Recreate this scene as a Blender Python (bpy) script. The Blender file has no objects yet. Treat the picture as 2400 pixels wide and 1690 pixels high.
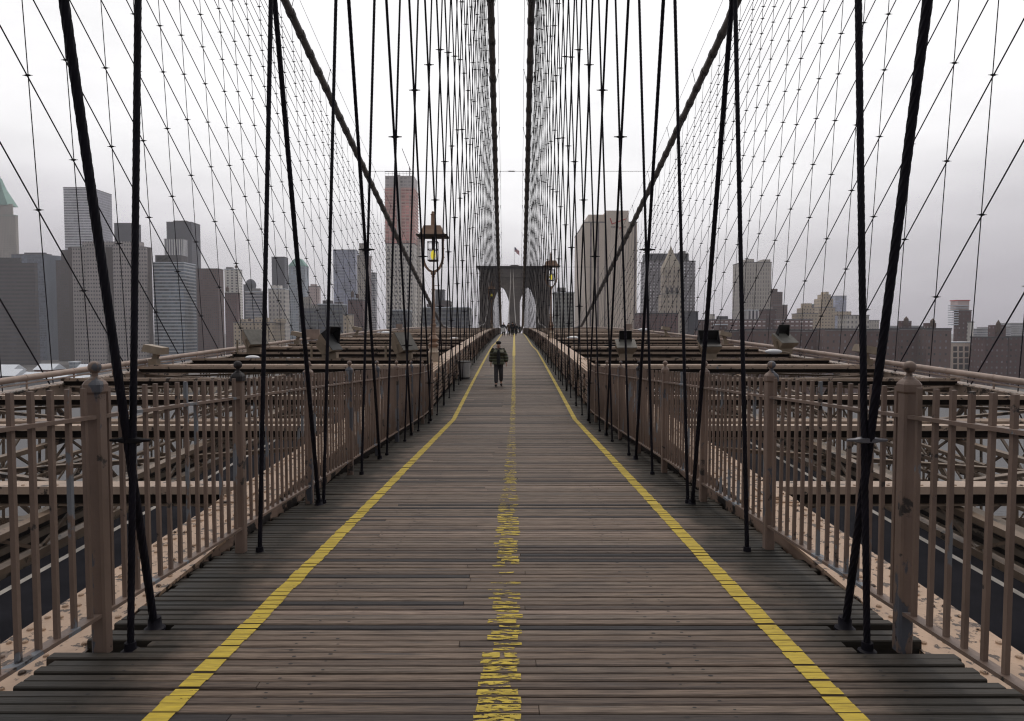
import bpy, bmesh, math, random
from mathutils import Vector, Matrix
R = random.Random(7)
C = bpy.context.scene.collection
PI = math.pi

# ---------------------------------------------------------------- frames
F, PXC, PYC = 1568.0, 1200.0, 845.0      # focal length and centre of the 2400 x 1690 frame
P = 0.045                                # camera pitch (down)
CP, SP = math.cos(P), math.sin(P)
ZC = 48.0                                # eye above the river
CX = -0.045                              # bridge axis beside the camera

def W(x, z, h):                          # camera-frame (right, ahead, up) -> world
    return Vector((x, z*CP + h*SP, ZC - z*SP + h*CP))
def B(x, z, h): return W(x + CX, z, h)
def PXW(px, py, d): return W((px-PXC)/F*d, d, (PYC-py)/F*d)
def at_y(px, py, Y):                     # pixel -> point on the world plane y = Y
    d = PXW(px, py, 1.0) - Vector((0, 0, ZC))
    return Vector((0, 0, ZC)) + d*(Y/d.y)

KINK = 18.2
def hd(z):                               # walkway profile
    if z < KINK: return -1.6
    u = z - KINK
    if z < 150: return -1.6 + .078*u - .00015*u*u
    return 6.07 + .0377*(z-150)
def hT(z): return .078*z if z < KINK else hd(z) + 1.6 + .078*KINK
def hcable(z):
    a = 17.5 - .205*(z-62.2) + .000365*(z-62.2)**2
    if z < 123: return a
    low = hd(z) + 1.0
    if z < 285:
        t = (z-123)/162.0
        e = 6.39*(1-t) + 15.3*t
        return e - 2.2*math.sin(PI*t)
    return 15.3 + .00187*(z-285)**2 + .008*(z-285)
def a_in(z, h): return max(.8, 2.07 - .037*(h - hd(z)))
INOFF = {-1: 0.0, 1: -.06}
def a_out(z, h): return 12.8 + .05*(h - (hT(z)-2.0))

# ---------------------------------------------------------------- mesh builder
class MB:
    def __init__(s): s.v=[]; s.f=[]; s.m=[]; s.uv=[]
    def add(s, vs, fs, mi=0, uvs=None):
        o = len(s.v); s.v += [Vector(p) for p in vs]
        for k, f in enumerate(fs):
            s.f.append([o+i for i in f]); s.m.append(mi)
            s.uv.append(uvs[k] if uvs else None)
    def hexa(s, p, mi=0):
        s.add(p, [(3,2,1,0),(4,5,6,7),(0,1,5,4),(1,2,6,5),(2,3,7,6),(3,0,4,7)], mi)
    def box(s, x0,y0,z0,x1,y1,z1, mi=0):
        s.hexa([(x0,y0,z0),(x1,y0,z0),(x1,y1,z0),(x0,y1,z0),(x0,y0,z1),(x1,y0,z1),(x1,y1,z1),(x0,y1,z1)], mi)
    def bar(s, p0, p1, w, t, up=(0,0,1), mi=0):
        p0, p1 = Vector(p0), Vector(p1); d = (p1-p0).normalized(); up = Vector(up)
        r = d.cross(up)
        if r.length < 1e-4: r = d.cross(Vector((0,1,0)))
        r.normalize(); u = r.cross(d); r *= w/2; u *= t/2
        s.hexa([p0-r-u, p0+r-u, p1+r-u, p1-r-u, p0-r+u, p0+r+u, p1+r+u, p1-r+u], mi)
    def tube(s, pts, r, n=8, caps=True, mi=0):
        pts = [Vector(p) for p in pts]; rs = r if isinstance(r, (list, tuple)) else [r]*len(pts)
        o = len(s.v); prev = None
        for i, p in enumerate(pts):
            a = pts[max(0, i-1)]; b = pts[min(len(pts)-1, i+1)]; d = (b-a).normalized()
            if prev is None:
                q = d.cross(Vector((1, 0, 0)))
                if q.length < .1: q = d.cross(Vector((0, 1, 0)))
            else: q = prev - d*prev.dot(d)
            q.normalize(); prev = q; w = d.cross(q)
            for k in range(n):
                t = 2*PI*k/n
                s.v.append(p + (q*math.cos(t) + w*math.sin(t))*rs[i])
        for i in range(len(pts)-1):
            for k in range(n):
                a = o+i*n+k; b = o+i*n+(k+1)%n
                s.f.append([a, b, b+n, a+n]); s.m.append(mi); s.uv.append(None)
        if caps:
            s.f.append([o+k for k in range(n)][::-1]); s.m.append(mi); s.uv.append(None)
            s.f.append([o+(len(pts)-1)*n+k for k in range(n)]); s.m.append(mi); s.uv.append(None)
    def rope(s, p0, p1, r, pitch=.34, step=.03, strands=6, n=30):
        p0, p1 = Vector(p0), Vector(p1); L = (p1-p0).length; d = (p1-p0)/L
        q = d.cross(Vector((1,0,0))).normalized(); w = d.cross(q)
        cnt = max(2, int(L/step)); o = len(s.v)
        for i in range(cnt+1):
            c = p0 + d*(L*i/cnt); tw = 2*PI*(L*i/cnt)/pitch
            for k in range(n):
                t = 2*PI*k/n
                rr = r*(.80 + .22*abs(math.cos(strands/2*(t)))**.8)
                s.v.append(c + (q*math.cos(t+tw) + w*math.sin(t+tw))*rr)
        for i in range(cnt):
            for k in range(n):
                a = o+i*n+k; b = o+i*n+(k+1)%n
                s.f.append([a, b, b+n, a+n]); s.m.append(0); s.uv.append(None)
        s.f.append([o+k for k in range(n)][::-1]); s.m.append(0); s.uv.append(None)
        s.f.append([o+cnt*n+k for k in range(n)]); s.m.append(0); s.uv.append(None)
    def lathe(s, c, prof, n=16, mi=0, sq=False):
        c = Vector(c); o = len(s.v)
        for (r, z) in prof:
            for k in range(n):
                t = 2*PI*(k+.5)/n
                s.v.append(c + Vector((r*math.cos(t), r*math.sin(t), z)))
        for i in range(len(prof)-1):
            for k in range(n):
                a = o+i*n+k; b = o+i*n+(k+1)%n
                s.f.append([a, b, b+n, a+n]); s.m.append(mi); s.uv.append(None)
        s.f.append([o+k for k in range(n)][::-1]); s.m.append(mi); s.uv.append(None)
        e = o+(len(prof)-1)*n
        s.f.append([e+k for k in range(n)]); s.m.append(mi); s.uv.append(None)
    def ball(s, c, r, n=14, m=9, mi=0, sc=(1,1,1)):
        c = Vector(c); o = len(s.v)
        for i in range(1, m):
            a = PI*i/m
            for k in range(n):
                t = 2*PI*k/n
                s.v.append(c + Vector((r*sc[0]*math.sin(a)*math.cos(t), r*sc[1]*math.sin(a)*math.sin(t), r*sc[2]*math.cos(a))))
        top = len(s.v); s.v.append(c + Vector((0,0,r*sc[2]))); s.v.append(c - Vector((0,0,r*sc[2])))
        for i in range(m-2):
            for k in range(n):
                a = o+i*n+k; b = o+i*n+(k+1)%n
                s.f.append([a, a+n, b+n, b]); s.m.append(mi); s.uv.append(None)
        for k in range(n):
            s.f.append([top, o+k, o+(k+1)%n]); s.m.append(mi); s.uv.append(None)
            e = o+(m-2)*n; s.f.append([top+1, e+(k+1)%n, e+k]); s.m.append(mi); s.uv.append(None)
    def strip(s, xa, xb, top, bot, zs, mi=0):        # long beam following a profile, bridge frame
        o = len(s.v)
        for z in zs:
            t, b = top(z), bot(z)
            s.v += [B(xa,z,b), B(xb,z,b), B(xb,z,t), B(xa,z,t)]
        for i in range(len(zs)-1):
            a = o+4*i
            for k in range(4):
                j = (k+1) % 4
                s.f.append([a+k, a+4+k, a+4+j, a+j]); s.m.append(mi); s.uv.append(None)
        s.f.append([o, o+1, o+2, o+3]); s.m.append(mi); s.uv.append(None)
        e = o+4*(len(zs)-1)
        s.f.append([e+3, e+2, e+1, e]); s.m.append(mi); s.uv.append(None)
    def prism(s, poly, z0, z1, mi=0, top=True, mi_top=None):      # ccw footprint, uv in metres
        n = len(poly); u = 0
        for i in range(n):
            a, b = poly[i], poly[(i+1) % n]
            L = math.hypot(b[0]-a[0], b[1]-a[1])
            vs = [(a[0],a[1],z0),(b[0],b[1],z0),(b[0],b[1],z1),(a[0],a[1],z1)]
            s.add(vs, [(0,1,2,3)], mi, [[(0,z0),(L,z0),(L,z1),(0,z1)]])
        if top: s.add([(p[0],p[1],z1) for p in poly], [tuple(range(n))], mi if mi_top is None else mi_top, [[(0,0)]*n])
    def build(s, name, mats, parent=None, origin=None, smooth=None):
        me = bpy.data.meshes.new(name)
        org = Vector((0,0,0))
        if parent is not None:
            q = parent
            while q is not None: org += Vector(q.location); q = q.parent
        elif origin is not None: org = Vector(origin)
        me.from_pydata([p-org for p in s.v], [], s.f)
        for m in (mats if isinstance(mats, (list, tuple)) else [mats]): me.materials.append(m)
        me.polygons.foreach_set('material_index', s.m)
        if any(u is not None for u in s.uv):
            l = me.uv_layers.new(name='UVMap'); i = 0
            for f, u in zip(s.f, s.uv):
                for k in range(len(f)):
                    if u: l.data[i].uv = u[k]
                    i += 1
        me.update()
        if smooth is not None:
            me.shade_smooth(); me.set_sharp_from_angle(angle=math.radians(smooth))
        o = bpy.data.objects.new(name, me); C.objects.link(o)
        if parent is not None: o.parent = parent
        else: o.location = org
        return o

def tag(o, label=None, cat=None, group=None, kind=None):
    if label: o['label'] = label
    if cat: o['category'] = cat
    if group: o['group'] = group
    if kind: o['kind'] = kind
    return o
def empty(name, loc, label, cat, group=None):
    o = bpy.data.objects.new(name, None); C.objects.link(o); o.location = loc
    o.empty_display_size = .2
    return tag(o, label, cat, group)
ONES = 'first second third fourth fifth sixth seventh eighth ninth tenth eleventh twelfth thirteenth fourteenth fifteenth sixteenth seventeenth eighteenth nineteenth'.split()
TENS = {2:'twent',3:'thirt',4:'fort',5:'fift',6:'sixt',7:'sevent',8:'eight',9:'ninet'}
def ordw(n):
    if n < 20: return ONES[n-1]
    t, u = divmod(n, 10)
    return TENS[t]+'ieth' if u == 0 else TENS[t]+'y-'+ONES[u-1]
SIDE = {-1: 'left', 1: 'right'}
def frange(a, b, st):
    out = []; z = a
    while z < b-1e-6: out.append(z); z += st
    out.append(b); return out

# ---------------------------------------------------------------- materials
def lin(c):
    f = lambda v: (v/12.92 if v <= .04045 else ((v+.055)/1.055)**2.4)
    return tuple(f(v/255) for v in c)
class NT:
    def __init__(s, name):
        s.mat = bpy.data.materials.new(name); s.mat.use_nodes = True
        s.t = s.mat.node_tree; s.b = s.t.nodes['Principled BSDF']; s.out = s.t.nodes['Material Output']
    def n(s, typ, **kw):
        x = s.t.nodes.new(typ)
        for k, v in kw.items():
            if k.startswith('i_'):
                key = k[2:]; key = int(key) if key.isdigit() else key
                x.inputs[key].default_value = v
            else: setattr(x, k, v)
        return x
    def l(s, a, b): s.t.links.new(a, b)
    def pos(s, scale=(1,1,1)):
        g = s.n('ShaderNodeNewGeometry'); m = s.n('ShaderNodeVectorMath', operation='MULTIPLY')
        s.l(g.outputs['Position'], m.inputs[0]); m.inputs[1].default_value = scale
        return m.outputs[0]
    def noise(s, vec, scale, detail=4, rough=.55, dist=0):
        x = s.n('ShaderNodeTexNoise'); x.inputs['Scale'].default_value = scale
        x.inputs['Detail'].default_value = detail; x.inputs['Roughness'].default_value = rough
        x.inputs['Distortion'].default_value = dist
        s.l(vec, x.inputs['Vector']); return x.outputs['Fac']
    def ramp(s, fac, lo, hi, a=(0,0,0,1), b=(1,1,1,1)):
        if lo > hi: lo, hi, a, b = hi, lo, b, a
        r = s.n('ShaderNodeValToRGB'); e = r.color_ramp.elements
        e[0].position = lo; e[1].position = hi; e[0].color = a; e[1].color = b
        s.l(fac, r.inputs[0]); return r.outputs[0]
    def math(s, op, a, b=None, clamp=False):
        m = s.n('ShaderNodeMath', operation=op); m.use_clamp = clamp
        for i, v in enumerate((a, b)):
            if v is None: continue
            if isinstance(v, (int, float)): m.inputs[i].default_value = v
            else: s.l(v, m.inputs[i])
        return m.outputs[0]
    def mix(s, fac, a, b, blend='MIX'):
        m = s.n('ShaderNodeMix', data_type='RGBA', blend_type=blend)
        for i, v in ((0, fac), (6, a), (7, b)):
            if isinstance(v, (int, float)): m.inputs[i].default_value = v
            elif isinstance(v, tuple): m.inputs[i].default_value = v if len(v) == 4 else v+(1,)
            else: s.l(v, m.inputs[i])
        return m.outputs[2]
    def bump(s, h, strength=.3, dist=.01):
        b = s.n('ShaderNodeBump'); b.inputs['Strength'].default_value = strength
        b.inputs['Distance'].default_value = dist
        s.l(h, b.inputs['Height']); s.l(b.outputs[0], s.b.inputs['Normal'])
    def setc(s, c):
        if isinstance(c, tuple): s.b.inputs['Base Color'].default_value = c if len(c) == 4 else c+(1,)
        else: s.l(c, s.b.inputs['Base Color'])
    def rough(s, r):
        if isinstance(r, (int, float)): s.b.inputs['Roughness'].default_value = r
        else: s.l(r, s.b.inputs['Roughness'])

def simple(name, rgb, rough=.6, metal=0, var=.25, scale=3, spec=.35):
    m = NT(name); m.b.inputs['Specular IOR Level'].default_value = spec; v = m.noise(m.pos(), scale, 5)
    c = m.mix(m.ramp(v, .3, .7), tuple(x*(1-var) for x in rgb), tuple(min(1, x*(1+var)) for x in rgb))
    m.setc(c); m.rough(rough); m.b.inputs['Metallic'].default_value = metal
    return m.mat
def paint(name, rgb, chip=(.035,.028,.026), chip2=(.16,.17,.19), amt=.36, amt2=.34, scale=7, rough=.55):
    m = NT(name); p = m.pos()
    v = m.noise(p, 2.2, 5)
    base = m.mix(m.ramp(v, .3, .72), tuple(x*.78 for x in rgb), tuple(x*1.12 for x in rgb))
    grime = m.ramp(m.noise(m.pos((3,3,.7)), 3, 4), .5, .75)
    base = m.mix(m.math('MULTIPLY', grime, .35), base, tuple(x*.45 for x in rgb))
    f2 = m.ramp(m.noise(m.pos((1,1,.45)), 3.1, 6, .6), amt2, amt2-.015)      # big grey flakes
    base = m.mix(f2, base, chip2)
    f1 = m.ramp(m.noise(p, scale, 7, .62), amt, amt-.03)                      # rusty chips
    base = m.mix(f1, base, chip)
    m.setc(base); m.rough(rough)
    hgt = m.math('SUBTRACT', m.noise(p, 40, 3), m.math('ADD', f1, f2))
    m.bump(hgt, .5, .004)
    return m.mat

M = {}
M['paint'] = paint('mauve_paint', (.20,.138,.110), chip2=(.080,.083,.10), amt=.385, amt2=.44, scale=4.2)
M['bar'] = paint('railing_bar_paint', (.185,.128,.101), amt=.37, amt2=.40, scale=5)
M['plate'] = paint('peach_plate_paint', (.42,.285,.195), chip=(.05,.03,.02), chip2=(.17,.115,.085), amt=.445, amt2=.345, scale=11)
M['web'] = paint('rusty_web_paint', (.30,.205,.155), chip=(.02,.016,.014), amt=.48, amt2=.30, scale=3.5)
M['beam'] = paint('beam_paint', (.36,.262,.198), chip=(.05,.034,.026), amt=.42, amt2=.30, scale=4)
M['beamweb'] = simple('beam_recess_dark', (.022,.017,.015), .8, spec=.1)  # near-black colour paints the shade in beam recesses and below girder plates
M['truss'] = paint('tan_truss_paint', (.16,.112,.078), chip=(.026,.018,.013), amt=.42, amt2=.28, scale=3)
M['trusschord'] = paint('brown_chord_paint', (.33,.245,.19), chip=(.045,.033,.026), amt=.45, amt2=.28, scale=3)
M['pipe'] = simple('pipe_paint', (.32,.24,.20), .5, var=.18)
M['rope'] = simple('tarred_wire_rope', (.010,.009,.014), .55, .0, .35, 9, .12)
M['wire'] = simple('thin_wire', (.022,.019,.025), .6, spec=.1)
M['clamp'] = simple('clamp_steel', (.012,.011,.014), .55, spec=.15)
M['clampgrey'] = simple('grey_clamp_steel', (.16,.16,.18), .4, .6)
M['cable'] = paint('cable_wrap_paint', (.115,.10,.092), chip=(.05,.045,.042), amt=.4, amt2=.25, scale=2)
M['band'] = simple('cable_band_iron', (.06,.052,.05), .55)
M['blackpaint'] = simple('black_paint', (.02,.016,.017), .6)
M['lamp'] = simple('lamp_bronze', (.30,.195,.14), .5, .1, .2, 6)
M['lampbase'] = simple('lamp_base_stone_paint', (.45,.36,.28), .6, 0, .15, 6)
M['lampdark'] = simple('lamp_roof_underside', (.04,.03,.027), .6)
M['flood'] = simple('floodlight_housing', (.26,.205,.15), .5, 0, .22, 3)
M['floodin'] = simple('floodlight_inside', (.01,.01,.011), .5)
M['floodglass'] = simple('floodlight_glass', (.12,.115,.105), .6, 0, .3, 3, .2)
M['cobra'] = simple('white_luminaire', (.72,.73,.76), .35, 0, .05)
M['asphalt'] = simple('asphalt', (.014,.014,.019), .9, 0, .25, 1.5, .1)
M['lane'] = simple('white_lane_paint', (.36,.34,.32), .7, 0, .35, 2)
M['barrier'] = paint('barrier_steel', (.155,.122,.094), chip=(.035,.027,.022), amt=.42, amt2=.25, scale=2)
M['barrierdark'] = simple('barrier_dark', (.03,.025,.024), .7)
M['bin'] = simple('bin_metal', (.42,.42,.44), .4, .3, .2, 4)
M['bindark'] = simple('bin_dark', (.03,.03,.032), .6)
M['sleet'] = simple('white_roof', (.62,.66,.72), .6, 0, .06)

# lit lamp
m = NT('lamp_glow'); m.setc((.9,.8,.1)); m.b.inputs['Emission Color'].default_value = (1,.82,.03,1)
m.b.inputs['Emission Strength'].default_value = .85; M['glow'] = m.mat
m = NT('lantern_glass'); m.setc((.45,.42,.40)); m.rough(.2); m.b.inputs['Alpha'].default_value = .28; M['glass'] = m.mat

# deck wood: one tone per plank, grain along the plank, wet stains
m = NT('weathered_plank'); g = m.n('ShaderNodeNewGeometry')
rnd = g.outputs['Random Per Island']
r1 = m.n('ShaderNodeValToRGB'); m.l(rnd, r1.inputs[0])
els = r1.color_ramp.elements; els[0].position = 0; els[0].color = (.024,.021,.024,1); els[1].position = 1; els[1].color = (.27,.205,.165,1)
for ps, cc in ((.07,(.034,.030,.031,1)),(.16,(.082,.062,.053,1)),(.35,(.132,.098,.077,1)),(.62,(.200,.150,.116,1)),(.85,(.150,.122,.100,1))):
    e = els.new(ps); e.color = cc
off = m.n('ShaderNodeCombineXYZ'); m.l(m.math('MULTIPLY', rnd, 40), off.inputs[0]); m.l(m.math('MULTIPLY', rnd, 17), off.inputs[2])
def shifted(scale):
    a = m.n('ShaderNodeVectorMath', operation='MULTIPLY'); m.l(g.outputs['Position'], a.inputs[0]); a.inputs[1].default_value = scale
    b = m.n('ShaderNodeVectorMath', operation='ADD'); m.l(a.outputs[0], b.inputs[0]); m.l(off.outputs[0], b.inputs[1]); return b.outputs[0]
grain = m.noise(shifted((3.0,70,70)), 1.6, 5, .6)
streak = m.noise(shifted((.9,22,22)), 1.5, 5, .6)
col = m.mix(m.ramp(grain, .32, .68), (.42,.40,.41), (1.30,1.28,1.26))
col = m.mix(1.0, r1.outputs[0], col, 'MULTIPLY')
wet = m.ramp(streak, .565, .71)
col = m.mix(m.math('MULTIPLY', wet, .75), col, (.022,.019,.022))
patch = m.ramp(m.noise(m.pos((.55,1.6,1)), 1.3, 4), .54, .70)
col = m.mix(m.math('MULTIPLY', patch, .42), col, (.04,.036,.037))
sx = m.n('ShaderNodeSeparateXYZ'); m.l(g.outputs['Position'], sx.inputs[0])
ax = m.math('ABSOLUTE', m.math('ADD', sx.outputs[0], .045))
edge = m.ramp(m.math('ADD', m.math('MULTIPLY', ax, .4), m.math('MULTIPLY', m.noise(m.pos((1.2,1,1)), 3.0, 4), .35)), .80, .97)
col = m.mix(m.math('MULTIPLY', edge, .88), col, (.017,.016,.013))  # mossy plank ends, blackened further to paint the shade beside the girders
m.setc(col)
m.rough(m.ramp(wet, 0, 1, (.66,.66,.66,1), (.45,.45,.45,1))); m.b.inputs['Specular IOR Level'].default_value = .3
m.bump(m.math('ADD', grain, m.math('MULTIPLY', streak, .6)), .55, .006)
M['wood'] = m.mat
M['woodgap'] = simple('deck_void_dark', (.006,.005,.005), .9)
M['nail'] = simple('nail_hole', (.012,.010,.011), .6)

# yellow paint, worn by a noise
def yellow(name, lo, hi, sc, band=False):
    m = NT(name); g = m.n('ShaderNodeNewGeometry')
    p = m.pos(sc); v = m.noise(p, 1.0, 8, .68)
    c = m.mix(m.ramp(m.noise(m.pos((8,60,60)), 1, 4), .3, .7), (.34,.24,.018), (.58,.43,.032))
    m.setc(c); m.rough(.6)
    if band:
        sp_ = m.n('ShaderNodeSeparateXYZ'); m.l(g.outputs['Position'], sp_.inputs[0])
        big = m.noise(m.pos((.2,.55,.1)), 1.0, 3); rw = m.noise(m.pos((.1,12.6,.1)), 1.0, 2)
        v = m.math('ADD', v, m.math('ADD', m.math('MULTIPLY', m.math('SUBTRACT', big, .5), .55), m.math('MULTIPLY', m.math('SUBTRACT', rw, .5), .5)))
    a = m.ramp(v, lo, hi); m.l(a, m.b.inputs['Alpha'])
    return m.mat
M['yellow'] = yellow('yellow_edge_paint', .325, .34, (14,44,44))
M['yellowworn'] = yellow('worn_yellow_paint', .475, .495, (13,48,48))

# granite tower
m = NT('granite_blocks'); uv = m.n('ShaderNodeUVMap')
bk = m.n('ShaderNodeTexBrick'); m.l(uv.outputs[0], bk.inputs['Vector'])
for k, v in (('Scale',1.0),('Mortar Size',.05),('Brick Width',2.4),('Row Height',.95),('Bias',.0)): bk.inputs[k].default_value = v
bk.inputs['Color1'].default_value = (.20,.165,.14,1); bk.inputs['Color2'].default_value = (.13,.105,.092,1); bk.inputs['Mortar'].default_value = (.07,.06,.055,1)
c = m.mix(m.ramp(m.noise(m.pos(), .12, 5), .35, .7), bk.outputs[0], (.10,.085,.078)); m.setc(c); m.rough(.85)
M['granite'] = m.mat
M['granitedark'] = simple('dark_cornice_stone', (.075,.066,.064), .85, 0, .3, .4)

# river
m = NT('river_water'); m.setc((.085,.085,.092)); m.rough(.5); m.b.inputs['Specular IOR Level'].default_value = .22
w1 = m.noise(m.pos((.30,.9,1)), .9, 5, .6); m.bump(w1, .8, .35)
m.b.inputs['IOR'].default_value = 1.33; M['water'] = m.mat
M['ground'] = simple('city_ground', (.085,.08,.08), .9, 0, .4, .02)

def facade(name, kind, wall, glass, w=3.0, h=3.6, fu=(.25,.75), fv=(.25,.8), gvar=.5, rough=.85):
    m = NT(name); uv = m.n('ShaderNodeUVMap'); sp = m.n('ShaderNodeSeparateXYZ'); m.l(uv.outputs[0], sp.inputs[0])
    U = m.math('DIVIDE', sp.outputs[0], w); V = m.math('DIVIDE', sp.outputs[1], h)
    fu_, fv_ = m.math('FRACT', U), m.math('FRACT', V)
    def rng(x, a, b): return m.math('MULTIPLY', m.math('GREATER_THAN', x, a), m.math('LESS_THAN', x, b))
    mu = rng(fu_, *fu); mv = rng(fv_, *fv)
    mask = {'grid': None, 'band': mv, 'fin': mu}[kind]
    if mask is None: mask = m.math('MULTIPLY', mu, mv)
    cell = m.n('ShaderNodeCombineXYZ'); m.l(m.math('FLOOR', U), cell.inputs[0]); m.l(m.math('FLOOR', V), cell.inputs[1])
    wn = m.n('ShaderNodeTexWhiteNoise'); wn.noise_dimensions = '2D'; m.l(cell.outputs[0], wn.inputs['Vector'])
    gl = m.mix(wn.outputs[0], tuple(x*(1-gvar) for x in glass), tuple(min(1, x*(1+gvar)) for x in glass))
    gl = m.mix(1.0, gl, m.mix(m.ramp(m.noise(m.pos((1,1,1)), .045, 4), .35, .68), (.62,.62,.64), (1.5,1.5,1.55)), 'MULTIPLY')  # broad light and dark blotches paint reflections into the glass colour
    wl = m.mix(m.ramp(m.noise(m.pos((1,1,.3)), .06, 5), .3, .7), tuple(x*.86 for x in wall), tuple(x*1.1 for x in wall))
    m.setc(m.mix(mask, wl, gl)); m.rough(m.math('SUBTRACT', rough, m.math('MULTIPLY', mask, .45)))
    return m.mat

# ================================================================= walkway
def interp(z, pts):
    for (za, va), (zb, vb) in zip(pts, pts[1:]):
        if z <= zb: return va + (vb-va)*max(0, z-za)/(zb-za)
    return pts[-1][1]
def left_line(z): return -interp(z, ((3,1.535),(18.2,1.54),(58,1.66),(66,1.5),(120,1.64)))
def right_line(z): return interp(z, ((3,1.575),(18.2,1.755),(50,1.92),(58,1.78),(80,1.86),(120,2.1)))
def mid_line(z): return interp(z, ((3,-.012),(11,.025),(26,.11),(44,.17),(95,.36),(150,.4)))
deck = MB(); holes = [3.74, 4.04, 5.62, 7.5]
planks = []                              # (z0, z1, xl, xr, dz)
z = 1.3
while z < 150:
    pitch = .079 if z < 30 else (.158 if z < 60 else .32)
    wd = pitch - R.uniform(.009, .018)*(1 if z < 30 else 1.4)
    if R.random() < .10: wd -= .008
    ext = 2.43 if z < 3.70 else 2.36
    xl, xr = -ext + R.uniform(-.035, .035), ext + R.uniform(-.035, .035)
    if z < 3.7 and R.random() < .3: xr += R.uniform(.03, .1)
    for hz in holes[:2]:
        if hz-.06 < z+wd*.5 < hz+.045: xl, xr = -1.99-R.uniform(0,.05), 1.90+R.uniform(0,.06)
    tilt = R.uniform(-.0022, .0022) if z < 40 else 0
    dz = R.uniform(-.002, .002) if z < 40 else 0
    planks.append((z, z+wd, xl, xr, dz, tilt))
    z += pitch
boards = []
for pl in planks:
    if R.random() < .42 and pl[0] < 40:
        j = R.choice((-.28, -.24, .12, .16, -1.2, 1.1)) + R.uniform(-.03, .03)
        boards += [pl[:3]+(j-.002,)+pl[4:], pl[:2]+(j+.002,)+pl[3:]]
    else: boards.append(pl)
for (z0, z1, xl, xr, dz, tl) in boards:
    def h(x, zz, lift=0): return hd(zz) + dz + tl*x + lift
    th = .09
    b = .006 if z0 < 14 else 0
    p = []
    if b:
        vs = []
        for x in (xl, xr):
            vs += [B(x,z0,h(x,z0)-th), B(x,z0,h(x,z0)-b), B(x,z0+b,h(x,z0)), B(x,z1-b,h(x,z1)), B(x,z1,h(x,z1)-b), B(x,z1,h(x,z1)-th)]
        deck.add(vs, [(0,1,2,3,4,5),(11,10,9,8,7,6)] + [(i,(i+1)%6+0,(i+1)%6+6,i+6)[::-1] for i in range(6)])
    else:
        deck.hexa([B(xl,z0,h(xl,z0)-th),B(xr,z0,h(xr,z0)-th),B(xr,z1,h(xr,z1)-th),B(xl,z1,h(xl,z1)-th),
                   B(xl,z0,h(xl,z0)),B(xr,z0,h(xr,z0)),B(xr,z1,h(xr,z1)),B(xl,z1,h(xl,z1))])
# nail heads and holes
for (z0, z1, xl, xr, dz, tl) in planks:
    if z0 > 15: break
    for nx in (-1.98,-1.15,-.95,-.02,.86,1.05,1.93):
        if R.random() < .22: continue
        x = nx + R.uniform(-.03,.03); zc = (z0+z1)/2 + R.uniform(-.02,.02); r = R.uniform(.0045,.0085)
        pts = [B(x+r*1.7*math.cos(t*PI/3), zc+r*math.sin(t*PI/3), hd(zc)+dz+tl*x+.0012) for t in range(6)]
        deck.add(pts, [tuple(range(6))], 1)
deck.strip(-2.33, 2.33, lambda z: hd(z)-.093, lambda z: hd(z)-.30, frange(1.3, 150, 4.0) , 2)  # solid near-black fill painting the dark void under planks and holes
deck.strip(-2.4, 2.4, lambda z: hd(z), lambda z: hd(z)-.4, frange(150, 430, 20), 0)
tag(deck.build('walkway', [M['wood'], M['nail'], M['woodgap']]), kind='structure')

def painted(name, off, wid, mat, jit, zmax=150, worn=False):
    mb = MB()
    for (z0, z1, xl, xr, dz, tl) in planks:
        if z0 > zmax: break
        if wid(z0) <= 0: continue
        a, b = z0-.001, z1+.003
        c0, c1 = off(z0), off(z1)
        w = wid(z0)/2; j0, j1 = R.uniform(-jit,jit), R.uniform(-jit,jit)
        n = 2
        pts = []
        for (c, zz) in ((c0,a),(c1,b)):
            pts += [B(c-w+j0, zz, hd(zz)+dz+tl*c+.004), B(c+w+j1, zz, hd(zz)+dz+tl*c+.004)]
        mb.add([pts[0],pts[1],pts[3],pts[2]], [(0,1,2,3)])
    return tag(mb.build(name, mat), kind='structure')
painted('yellow_edge_line', left_line, lambda z: .115 if z < 58 else .13, M['yellow'], .006)
painted('yellow_edge_line', right_line, lambda z: .115 if z < 58 else .13, M['yellow'], .004)
mb = MB(); cov = .9
for (z0, z1, xl, xr, dz, tl) in planks:
    if z0 > 44: break
    tgt = 1.0 if z0 < 3.12 else .46 if z0 < 4.3 else .34 if z0 < 5.2 else .56 if z0 < 7.0 else .36 if z0 < 10.5 else .24 if z0 < 13 else -.05 if z0 < 14.5 else .30 if z0 < 19 else .62 if z0 < 28 else .9
    cov = .55*cov + .45*(tgt + R.uniform(-.45, .45)); c = cov + R.uniform(-.34, .30)
    if c < .12: continue
    wd_ = (.235 if z0 < 8 else .19 if z0 < 14 else .17); cx = mid_line(z0)
    n = 1 if c > .55 else R.choice((1, 2))
    for q in range(n):
        L = wd_*(min(1, c+.1)*R.uniform(.85, 1) if c > .55 else R.uniform(.4, .85) if n == 1 else R.uniform(.25, .48))
        xa = cx - wd_/2 + ((wd_-L)*R.random() if n == 1 else q*wd_/2 + R.uniform(0, wd_/2-L)); xb = xa + L
        h0, h1 = (0, 1) if c > .5 else (R.uniform(0, .35), R.uniform(.65, 1))
        za, zb = z0+(z1-z0)*h0, z0+(z1-z0)*h1; m_ = 5
        top_, bot_ = [], []
        for i in range(m_+1):
            x = xa + (xb-xa)*i/m_; e_ = .16*(z1-z0)*(1.0 if c < .6 else .35)
            bot_.append(B(x+R.uniform(-.004,.004), max(z0, za+R.uniform(0, e_)), hd(za)+dz+tl*x+.0035)); top_.append(B(x+R.uniform(-.004,.004), min(z1, zb-R.uniform(0, e_)), hd(zb)+dz+tl*x+.0035))
        mb.add(bot_+top_, [(i, i+1, m_+2+i, m_+1+i) for i in range(m_)])
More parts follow.
